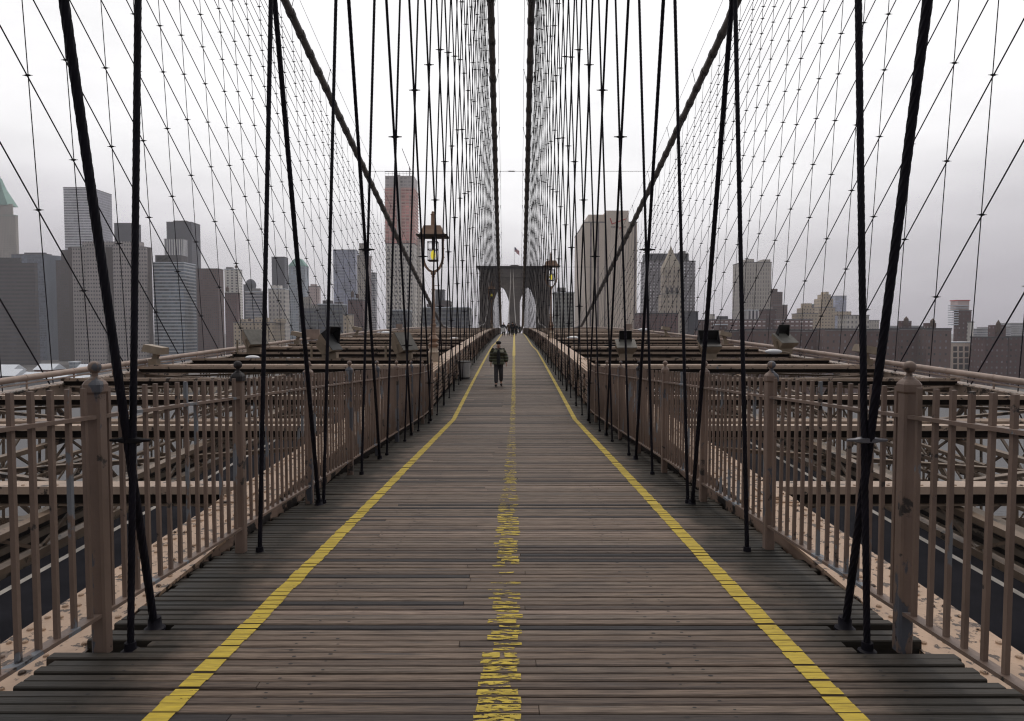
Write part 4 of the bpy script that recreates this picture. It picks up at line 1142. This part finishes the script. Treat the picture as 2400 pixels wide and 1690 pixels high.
t, xl, xr, Y, dd, zt = BD('office_tower', 'pale glass tower with green pyramid roof', 'office tower', 677, 716, 624, 1200, 'pale_glass', side=726, roof='copper')
mb = MB(); cx, cy = (xl+xr)/2, Y+dd/2; z1 = at_y(700,606,Y).z
mb.hexa([(xl,Y,zt+1),(xr,Y,zt+1),(xr,Y+dd,zt+1),(xl,Y+dd,zt+1),(cx-6,cy-6,z1),(cx+6,cy-6,z1),(cx+6,cy+6,z1),(cx-6,cy+6,z1)]); mb.build('pyramid_roof', M['copper'], t)
BD('office_tower', 'pinkish tower with small spire behind the stone stepped block', 'office tower', 723, 748, 672, 1150, 'pinkish', side=753, tiers=((728,742,666),))
BD('office_block', 'stepped stone block in front of the pinkish tower', 'office block', 702, 742, 716, 840, 'stone', side=748, tiers=((710,728,696),))
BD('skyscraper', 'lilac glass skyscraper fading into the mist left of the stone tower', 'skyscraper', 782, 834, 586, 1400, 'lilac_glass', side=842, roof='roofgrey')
BD('office_tower', 'slender stone tower behind the wire ropes, right of the lilac skyscraper', 'office tower', 838, 864, 600, 1050, 'stone', side=872, tiers=((843,860,570),), sidemat='brown_grid')
BD('office_tower', 'grey banded tower just right of the slender stone tower', 'office tower', 866, 880, 640, 1150, 'grey_band', side=885)
BD('apartment_block', 'dark glazed apartment block with pale floor lines left of the brown block', 'apartment block', 745, 802, 714, 790, 'dark_glazed', side=814, roof='sleet', boxes=((756,775,704,'roofdark'),(784,800,708,'dark_brown')))
BD('apartment_block', 'dark glazed lower block left of the taller glazed block with pale floor lines', 'apartment block', 700, 740, 724, 760, 'dark_glazed', side=747, roof='roofgrey')
BD('apartment_block', 'brown red block between the glazed block and the construction tower', 'apartment block', 815, 850, 704, 840, 'red_brown', side=858, roof='roofdark', tanks=((826,682),(838,690)))
BD('apartment_block', 'narrow cream block at the foot of the brown red block', 'apartment block', 804, 818, 738, 700, 'cream', dd=20)
# --- tower under construction
t, xl, xr, Y, dd, zt = BD('construction_tower', 'tall tower under construction with red netting above pale concrete floors', 'skyscraper', 905, 972, 572, 900, 'white_frame', side=985, tiers=())
zr0, zr1, zg = at_y(938,572,Y).z, at_y(938,440,Y).z, at_y(938,412,Y).z
mb = MB(); mb.prism([(xl-.5,Y-.5),(xr+.5,Y-.5),(xr+.5,Y+dd*.7),(xl-.5,Y+dd*.7)], zr0+1.2, zr1, 0); mb.build('netted_floors', FC['red_net'], t)
mb = MB(); zz = zr0+3
while zz < zr1: mb.box(xl-1.3,Y-1.3,zz,xr+1.3,Y+dd*.7+.8,zz+.45); zz += 4.3
mb.build('floor_slabs', simple('raw_floor_slab', (.66,.50,.46), .9), t)
mb = MB(); mb.prism([(xl,Y),(xr,Y),(xr,Y+dd*.65),(xl,Y+dd*.65)], zr1+.02, zg, 0); mb.build('bare_top_floors', FC['concrete'], t)
mb = MB(); xa = at_y(936,700,Y-1.6).x; mb.box(xa-2.6,Y-1.9,zr0+1.5,xa+2.6,Y-1.35,zg+1); mb.build('hoist_shaft', FC['concrete'], t)
mb = MB()
for i in range(9):
    x = xl+(xr-xl)*i/8; mb.bar((x,Y,zg),(x,Y,zg+5.5),.3,.3,(0,1,0))
mb.bar((xl,Y,zg+5.4),(xr,Y,zg+5.4),.3,.5); mb.bar((xl,Y,zg+3),(xr,Y,zg+3),.2,.3); mb.build('edge_fence', M['roofgrey'], t)
mb = MB(); x0 = at_y(960,700,Y).x; mb.bar((x0,Y+6,zg),(x0,Y+6,zg+12),1.0,1.0,(0,1,0)); mb.bar((x0+2,Y+6,zg+8),(at_y(943,700,Y).x,Y+6,at_y(943,345,Y).z),.8,.8,(0,1,0)); mb.build('crane_jib', M['roofgrey'], t)
BD('apartment_block', 'lower side wing of the construction tower with a grid of dark windows', 'apartment block', 972, 986, 560, 925, 'white_frame', dd=24)
BD('apartment_block', 'dark glazed block at the foot of the construction tower', 'apartment block', 918, 955, 728, 720, 'dark_glazed', side=966, roof='sleet')
BD('apartment_block', 'long dark glazed block behind the bronze lamp post', 'apartment block', 990, 1098, 722, 720, 'dark_glazed', side=1106, roof='sleet', boxes=((1000,1020,712,'dark_brown'),(1035,1052,704,'dark_brown')))
BD('office_tower', 'small dark tower rising behind the bronze lamp post', 'office tower', 1020, 1041, 680, 1100, 'slate', dd=20, roof='roofdark')
# --- right of the walkway
BD('office_block', 'grey green office block seen through the ropes right of the far tower', 'office block', 1299, 1346, 686, 790, 'green_grey', dd=25, roof='sleet', boxes=((1306,1326,674,'roofgrey'),))
t, xl, xr, Y, dd, zt = BD('office_tower', 'huge beige slab with dark vertical stripes and a red check mark sign', 'office tower', 1370, 1492, 522, 750, 'beige_stripe', side=1346, boxes=((1378,1424,503,'beige_plain'),), sidemat='beige_stripe')
ya = Y-1.2; xa, xb = at_y(1419.5,700,ya).x, at_y(1472,700,ya).x
mb = MB(); mb.prism([(xa,ya),(xb,ya),(xb,Y+dd*.5),(xa,Y+dd*.5)], 0, at_y(1446,493.5,ya).z); mb.build('sign_shaft', FC['beige_plain'], t)
red = simple('red_sign', (.52,.07,.06), .6, 0, .05); dk = simple('dark_sign', (.07,.065,.065), .6, 0, .1)
def signpt(cx_, cy_): return at_y(1330+cx_*190/2296, 470+cy_*130/1571, ya-.3)
mb = MB(); mb.bar(signpt(1208,500), signpt(1265,668), 1.2, .5, (0,1,0)); mb.bar(signpt(1252,670), signpt(1665,518), .95, .5, (0,1,0)); mb.build('check_mark', red, t)
def txt(s_, cx0, cy_, h_, wd, mat):
    cu = bpy.data.curves.new('sign_lettering', 'FONT'); cu.body = s_; cu.size = h_; cu.extrude = .15; cu.align_x = 'LEFT'
    fo = bpy.data.objects.new('lettering_source', cu); C.objects.link(fo); bpy.context.view_layer.update()
    me = bpy.data.meshes.new_from_object(fo.evaluated_get(bpy.context.evaluated_depsgraph_get()))
    bpy.data.objects.remove(fo); me.materials.clear(); me.materials.append(mat)
    o = bpy.data.objects.new('sign_lettering', me); C.objects.link(o); o.parent = t
    p = signpt(cx0, cy_) - Vector(t.location); o.location = p; o.rotation_euler = (PI/2, 0, 0)
    bpy.context.view_layer.update(); w_ = o.dimensions.x or 1; o.scale = (wd/w_, 1, 1); return o
wtot = (signpt(1640,0).x - signpt(1230,0).x)
txt('veri', 1230, 772, 3.6, wtot*.52, dk); txt('z', 1455, 812, 4.9, wtot*.20, red); txt('on', 1545, 772, 3.6, wtot*.26, dk)
BD('office_tower', 'broad grey blue tower with dots of pale windows and a dark top band', 'office tower', 1513, 1613, 611, 930, 'stud_grid', side=1500, roof='roofdark', boxes=((1512,1613,594,'slate'),(1596,1606,588,'roofgrey')))
BD('office_tower', 'grey blue wing with dots of pale windows right of the stone tower spire', 'office tower', 1600, 1629, 613, 915, 'stud_grid', dd=22, roof='roofdark')
t, xl, xr, Y, dd, zt = BD('courthouse_tower', 'ornate cream stone tower with steep roof and spire before the grey blue tower', 'tower', 1553, 1600, 690, 830, 'gothic', dd=24, tiers=((1556,1597,626),))
mb = MB(); cx, cy = (xl+xr)/2, Y+12; z0 = at_y(1575,626,Y).z
for (r0,z_0,r1,z_1) in ((10.5,z0,3.2,at_y(1575,592,Y).z),(3.0,at_y(1575,592,Y).z,2.4,at_y(1575,584,Y).z),(1.6,at_y(1575,584,Y).z,.2,at_y(1575,573,Y).z)):
    mb.hexa([(cx-r0,cy-r0,z_0),(cx+r0,cy-r0,z_0),(cx+r0,cy+r0,z_0),(cx-r0,cy+r0,z_0),(cx-r1,cy-r1,z_1),(cx+r1,cy-r1,z_1),(cx+r1,cy+r1,z_1),(cx-r1,cy+r1,z_1)])
mb.build('steep_roof', M['stonecap'], t)
mb = MB()
for px, py in ((1557,630),(1596,630),(1554,694),(1599,694)):
    q = at_y(px, py, Y+1); mb.lathe((q.x,Y+1,q.z-2), [(1.0,0),(1.0,2.4),(.05,6)], 8)
mb.build('corner_pinnacle', M['stonecap'], t)
for (pa, pb, ya_, yb_) in ((1561,1567,688,674),(1572,1578,688,674),(1583,1589,688,674)):
    a_ = at_y(pa, ya_, Y+1.55); b_ = at_y(pb, yb_, Y+1.55); mb = MB(); mb.box(a_.x, Y+1.45, a_.z, b_.x, Y+1.62, b_.z); mb.build('arched_window', M['pane'], t)
mb = MB()
for py in (640,662,692): q = at_y(1575,py,Y); mb.box(xl-.5,Y-.5 if py > 690 else Y+1.0,q.z-.4,xr+.5,Y+2 if py > 690 else Y+1.7,q.z+.4)
mb.build('string_course', M['stonecap'], t)
BD('brick_block', 'long low purple brown brick block below the grey blue tower', 'brick building', 1498, 1590, 736, 640, 'red_brown', dd=20, roof='roofdark')
BD('office_block', 'small dark block at the right end of the purple brown brick block', 'office block', 1614, 1637, 732, 660, 'slate', dd=20, roof='roofdark', boxes=())
BD('office_tower', 'tall grey stone slab with dark vertical window lines, alone against the sky', 'office tower', 1737, 1807, 616, 880, 'grey_tall', side=1715, boxes=((1749,1766,607,'grey_tall'),(1787,1804,608,'grey_tall')))
BD('office_tower', 'purple brown stepped tower just right of the tall grey slab', 'office tower', 1812, 1846, 716, 940, 'brown_grid', dd=24, tiers=((1810,1834,684),(1808,1822,677)))
BD('apartment_block', 'low brick wing with white framed top storey before the tall grey slab', 'apartment block', 1752, 1794, 728, 780, 'white_fin', dd=12, roof='sleet')
BD('apartment_block', 'plain red brown brick tower between the two rows of pale balconies', 'apartment block', 1796, 1820, 727, 720, 'dark_brick', dd=20, roof='roofdark')
BD('apartment_block', 'apartment row with pale balconies left of the plain brick tower', 'apartment block', 1664, 1795, 750, 710, 'balcony', dd=18, roof='roofgrey', boxes=((1668,1676,736,'classic'),(1685,1707,741,'slate')))
BD('apartment_block', 'apartment row with pale balconies right of the plain brick tower', 'apartment block', 1819, 1906, 750, 715, 'balcony', dd=18, roof='roofgrey')
BD('brick_block', 'low red brick house in front of the left row of pale balconies', 'brick building', 1685, 1706, 762, 600, 'dark_brick', dd=14, roof='sleet')
BD('apartment_block', 'dim brown brick row left of the balconies behind the pipe rail', 'apartment block', 1636, 1666, 752, 680, 'brick_light', dd=18, roof='roofdark')
BD('office_tower', 'stepped beige tower with a peaked crown beyond the brick apartments', 'office tower', 1919, 1958, 722, 960, 'cream', dd=26, tiers=((1924,1953,700),(1929,1947,690),(1934,1942,684)))
BD('office_block', 'beige block with a square rooftop house left of the stepped beige tower', 'office block', 1873, 1918, 736, 940, 'cream', dd=24, boxes=((1885,1903,711,'cream'),), tiers=((1882,1910,722),))
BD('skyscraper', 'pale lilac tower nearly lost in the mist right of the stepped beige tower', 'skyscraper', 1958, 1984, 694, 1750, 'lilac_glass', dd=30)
BD('office_block', 'small green roofed block behind the beige block', 'office block', 1906, 1920, 714, 1150, 'slate', dd=20, roof='copper')
BD('office_block', 'grey beige block with square windows right of the lilac tower', 'office block', 1985, 2038, 740, 880, 'classic', dd=24, boxes=((1960,1996,730,'cream'),))
BD('office_block', 'smaller grey beige block stepping down above the long brick row', 'office block', 2038, 2062, 752, 900, 'grey_tall', dd=24)
for i, (a, b_, tp, D_, mt, bx, lab) in enumerate((
    (1640,1746,776,560,'brick',(),'long brown brick apartment slab starting behind the tallest right floodlight'),
    (1748,1832,774,545,'brick',(),'brown brick apartment slab second from the left in the long riverside row'),
    (1834,1934,775,555,'brick',(),'brown brick apartment slab in the middle of the long riverside row'),
    (1936,2010,773,540,'brick_light',(),'lighter brown brick apartment slab behind the two heavy right ropes'),
    (2012,2108,774,552,'brick',(),'brown brick apartment slab just right of the two heavy right ropes'),
    (2110,2172,771,560,'brick',((2116,2138,752),),'brown brick apartment slab with a bulky rooftop house'),
    (2174,2232,772,548,'brick_light',((2178,2196,757),),'brown brick apartment slab with a small rooftop house beside the cream building'))):
    tt = BD('apartment_block', lab, 'apartment block', a, b_, tp, D_, mt, dd=16, roof='roofdark', boxes=tuple((x, y, z_, 'dark_brick') for x, y, z_ in bx), tanks=(((bx[0][0]+8), bx[0][2]-8),) if bx else ())
    mb = MB(); mb.box(tt[1]-.3, tt[3]-.5, tt[5]-.9, tt[2]+.3, tt[3]-.05, tt[5]-.3); mb.build('roof_ledge', M['roofgrey'], tt[0])
t, xl, xr, Y, dd, zt = BD('apartment_tower', 'red brick tower with pale curved balconies and a red rimmed top near the right edge', 'apartment tower', 2246, 2278, 729, 690, 'dark_brick', side=2236, tiers=(), boxes=())
mb = MB()
for k in range(9):
    a_ = at_y(2232, 716+k*5.6, Y-1); b_ = at_y(2274, 716+k*5.6, Y-1); mb.box(a_.x, Y+1 if k < 2 else Y-1.6, a_.z-.5, b_.x if k < 2 else at_y(2247,716,Y-1).x, Y+6, a_.z+.5)
mb.build('balcony_slabs', M['sleet'], t)
mb = MB(); a_ = at_y(2244,712,Y+3); b_ = at_y(2272,705,Y+3); mb.box(a_.x,Y+3,zt+.5,b_.x,Y+14,b_.z); mb.build('crown_drum', FC['pinkish'], t)
mb = MB(); mb.box(a_.x-.6,Y+2.4,b_.z+.02,b_.x+.6,Y+14.6,b_.z+.9); mb.build('red_rim', red, t)
t, xl, xr, Y, dd, zt = BD('office_block', 'cream building with large dark windows at the foot of the red brick tower', 'office block', 2229, 2288, 804, 590, 'beige_plain', dd=16, roof='sleet')
for r_ in range(4):
    for c_ in range(4):
        a_ = at_y(2234+c_*13.5, 823+r_*14, Y); b_ = at_y(2243+c_*13.5, 812+r_*14, Y)
        mb = MB(); mb.box(a_.x, Y-.12, a_.z, b_.x, Y-.01, b_.z); w_ = mb.build('window', M['pane'], t)
BD('chimney_block', 'narrow white stair shaft beside the red brick tower', 'building', 2276, 2284, 756, 685, 'white_slab', dd=10)
BD('apartment_block', 'dark brick apartment block with a square rooftop tower at the right edge', 'apartment block', 2312, 2366, 792, 560, 'dark_brick', dd=18, roof='roofdark', boxes=((2334,2360,762,'dark_brick'),), tanks=((2340,752),))
BD('apartment_block', 'dark brick apartment block cut off by the right picture edge', 'apartment block', 2368, 2440, 791, 566, 'dark_brick', dd=18, roof='roofdark')
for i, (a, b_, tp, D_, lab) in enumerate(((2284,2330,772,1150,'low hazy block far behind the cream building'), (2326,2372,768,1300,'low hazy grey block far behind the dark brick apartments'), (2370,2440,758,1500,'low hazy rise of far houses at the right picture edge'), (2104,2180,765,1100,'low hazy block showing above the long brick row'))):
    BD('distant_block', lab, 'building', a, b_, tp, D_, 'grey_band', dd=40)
# --- low white roofed sheds on the left shore
def shed(px0, px1, py, D_, wall, label):
    a, b_ = at_y(px0, py, D_), at_y(px1, py, D_); h = a.z; t = empty('pier_shed', Vector(((a.x+b_.x)/2, D_, 1.5)), label, 'shed', 'pier sheds on the left shore')
    mb = MB(); mb.box(a.x, D_, 0, b_.x, D_+18, h*.72); mb.build('wall', wall, t)
    mb = MB(); e = 1
    mb.add([(a.x-e,D_-e,h*.70),(b_.x+e,D_-e,h*.70),(b_.x+e,D_+9,h+1),(a.x-e,D_+9,h+1),(b_.x+e,D_+19,h*.70),(a.x-e,D_+19,h*.70)], [(0,1,2,3),(3,2,4,5),(1,4,2),(5,0,3)]); mb.build('roof', M['sleet'], t)
brickw = simple('shed_brick', (.22,.10,.08), .9, 0, .2, .3); greyw = simple('shed_grey', (.30,.31,.33), .9, 0, .2, .3)
shed(-60, 26, 858, 620, brickw, 'red brick pier shed with white roof at the left picture edge')
shed(80, 122, 856, 640, brickw, 'white roofed pier shed with red gable left of the first fence post')
shed(176, 222, 857, 630, greyw, 'white roofed pier shed just behind the first fence post ball')
shed(-70, 34, 869, 560, greyw, 'low white roofed shed with dark gable at the left picture edge, nearest the water')
shed(46, 150, 876, 540, greyw, 'long flat white roofed shed under the pipe rail')
shed(160, 215, 884, 520, greyw, 'wide low white roofed shed below the first fence post ball')
BD('office_block', 'small pale blue rooftop hut among the white roofed sheds', 'building', 157, 172, 850, 650, 'pale_glass', dd=8, roof='sleet')
BD('apartment_block', 'low cream waterfront building with window rows seen through the left fence', 'building', 290, 560, 905, 500, 'cream', dd=14, roof='sleet')
BD('apartment_block', 'low brown waterfront building seen through the right fence', 'building', 1850, 2120, 905, 480, 'brick_light', dd=14, roof='sleet')
BD('apartment_block', 'low grey waterfront shed seen through the far right fence bars', 'building', 2230, 2420, 935, 420, 'grey_band', dd=10, roof='sleet')

# ================================================================= river, ground
mb = MB(); mb.add([(-6000,-800,0),(6000,-800,0),(6000,9000,0),(-6000,9000,0)], [(0,1,2,3)]); tag(mb.build('river', M['water']), kind='structure')
shore = [(-2500,470),(-500,470),(-250,455),(-60,440),(60,440),(220,430),(420,405),(2500,380)]
mb = MB()
for i in range(len(shore)-1):
    (xa,ya_),(xb,yb_) = shore[i], shore[i+1]
    mb.add([(xa,ya_,1.5),(xb,yb_,1.5),(xb,8000,1.5),(xa,8000,1.5)], [(0,1,2,3)]); mb.add([(xa,ya_,-2),(xb,yb_,-2),(xb,yb_,1.5),(xa,ya_,1.5)], [(0,1,2,3)])
tag(mb.build('ground', M['ground']), kind='structure')

# ================================================================= haze
hb = MB(); hb.box(-1700,-30,-1,1700,2400,330)
HZ = bpy.data.materials.new('mist'); HZ.use_nodes = True; nt = HZ.node_tree
for n_ in list(nt.nodes):
    if n_.type == 'BSDF_PRINCIPLED': nt.nodes.remove(n_)
pv = nt.nodes.new('ShaderNodeVolumePrincipled'); pv.inputs['Color'].default_value = (.93,.92,.97,1); pv.inputs['Density'].default_value = .00016
nt.links.new(pv.outputs[0], [n_ for n_ in nt.nodes if n_.type == 'OUTPUT_MATERIAL'][0].inputs['Volume'])
HZO = tag(hb.build('haze', HZ), kind='stuff')

# ================================================================= sky and light
SUN_EL, SUN_AZ = math.radians(62), math.radians(8)          # azimuth from +Y toward +X
wd = bpy.data.worlds.new('World'); bpy.context.scene.world = wd; wd.use_nodes = True
nt = wd.node_tree; bg = nt.nodes['Background']; bg.inputs['Strength'].default_value = .10
sky = nt.nodes.new('ShaderNodeTexSky'); sky.sky_type = 'NISHITA'; sky.sun_disc = False
sky.sun_elevation = SUN_EL; sky.sun_rotation = SUN_AZ; sky.dust_density = 4
tc = nt.nodes.new('ShaderNodeTexCoord'); sep = nt.nodes.new('ShaderNodeSeparateXYZ'); nt.links.new(tc.outputs['Generated'], sep.inputs[0])
def wm(op, a, b=None, clamp=False):
    m_ = nt.nodes.new('ShaderNodeMath'); m_.operation = op; m_.use_clamp = clamp
    for i, v in enumerate((a, b)):
        if v is None: continue
        if isinstance(v, (int, float)): m_.inputs[i].default_value = v
        else: nt.links.new(v, m_.inputs[i])
    return m_.outputs[0]
nz = nt.nodes.new('ShaderNodeTexNoise'); nz.inputs['Scale'].default_value = 2.6; nz.inputs['Detail'].default_value = 5
mp = nt.nodes.new('ShaderNodeMapping'); mp.inputs['Scale'].default_value = (1,1,3.0); nt.links.new(tc.outputs['Generated'], mp.inputs[0]); nt.links.new(mp.outputs[0], nz.inputs['Vector'])
ax = wm('ABSOLUTE', sep.outputs[0])
elev = wm('ADD', sep.outputs[2], wm('MULTIPLY', wm('SUBTRACT', nz.outputs['Fac'], .5), .10))
elev = wm('SUBTRACT', elev, wm('MULTIPLY', wm('MULTIPLY', ax, ax), .20))
rp = nt.nodes.new('ShaderNodeValToRGB'); nt.links.new(wm('ADD', elev, .2), rp.inputs[0])
e = rp.color_ramp.elements; e[0].position = .10; e[0].color = (.54,.515,.575,1); e[1].position = 1.0; e[1].color = (1.45,1.44,1.45,1)
for ps, c_ in ((.19,(.70,.668,.725,1)),(.28,(.98,.95,.99,1)),(.38,(1.36,1.345,1.36,1)),(.50,(1.45,1.44,1.45,1))):
    el = e.new(ps); el.color = c_
sc10 = nt.nodes.new('ShaderNodeVectorMath'); sc10.operation = 'SCALE'; nt.links.new(rp.outputs[0], sc10.inputs[0]); nt.links.new(wm('MULTIPLY', wm('ADD', wm('MULTIPLY', wm('ADD', sep.outputs[1], .55, True), .62), .38, True), 10.0), sc10.inputs['Scale'])  # unseen sky behind the camera dimmed to darken surfaces facing it
mx = nt.nodes.new('ShaderNodeMix'); mx.data_type = 'RGBA'; mx.inputs[0].default_value = .95
nt.links.new(sky.outputs[0], mx.inputs[6]); nz2 = nt.nodes.new('ShaderNodeTexNoise'); nz2.inputs['Scale'].default_value = 4.5; nz2.inputs['Detail'].default_value = 6; nz2.inputs['Roughness'].default_value = .55
mp2 = nt.nodes.new('ShaderNodeMapping'); mp2.inputs['Scale'].default_value = (1,1,3.6); nt.links.new(tc.outputs['Generated'], mp2.inputs[0]); nt.links.new(mp2.outputs[0], nz2.inputs['Vector'])
cl = nt.nodes.new('ShaderNodeVectorMath'); cl.operation = 'SCALE'; nt.links.new(sc10.outputs[0], cl.inputs[0]); nt.links.new(wm('ADD', wm('MULTIPLY', nz2.outputs['Fac'], .42), .79), cl.inputs['Scale'])
nt.links.new(cl.outputs[0], mx.inputs[7]); nt.links.new(mx.outputs[2], bg.inputs['Color'])
sl = bpy.data.lights.new('sun', 'SUN'); sl.energy = 1.45; sl.angle = math.radians(18); sl.color = (1,.90,.79)
so = bpy.data.objects.new('sun', sl); C.objects.link(so)
dirv = Vector((math.sin(SUN_AZ)*math.cos(SUN_EL), math.cos(SUN_AZ)*math.cos(SUN_EL), math.sin(SUN_EL)))
so.rotation_euler = (-dirv).to_track_quat('-Z', 'Y').to_euler(); so.location = (0, 0, 200)

# ================================================================= camera and output
cam = bpy.data.cameras.new('camera'); co = bpy.data.objects.new('camera', cam); C.objects.link(co)
cam.sensor_width = 36; cam.lens = 36*F/2400; cam.clip_start = .05; cam.clip_end = 20000
co.location = (0, 0, ZC); co.rotation_euler = (PI/2 - P, 0, 0)
sc = bpy.context.scene; sc.camera = co
sc.view_settings.view_transform = 'Standard'; sc.view_settings.look = 'None'; sc.view_settings.exposure = -.32; sc.view_settings.gamma = 1
sc.render.engine = 'CYCLES'
sc.cycles.use_denoising = True
sc.cycles.max_bounces = 4; sc.cycles.diffuse_bounces = 3; sc.cycles.glossy_bounces = 2; sc.cycles.transparent_max_bounces = 12; sc.cycles.volume_bounces = 0
sc.cycles.filter_width = 1.2
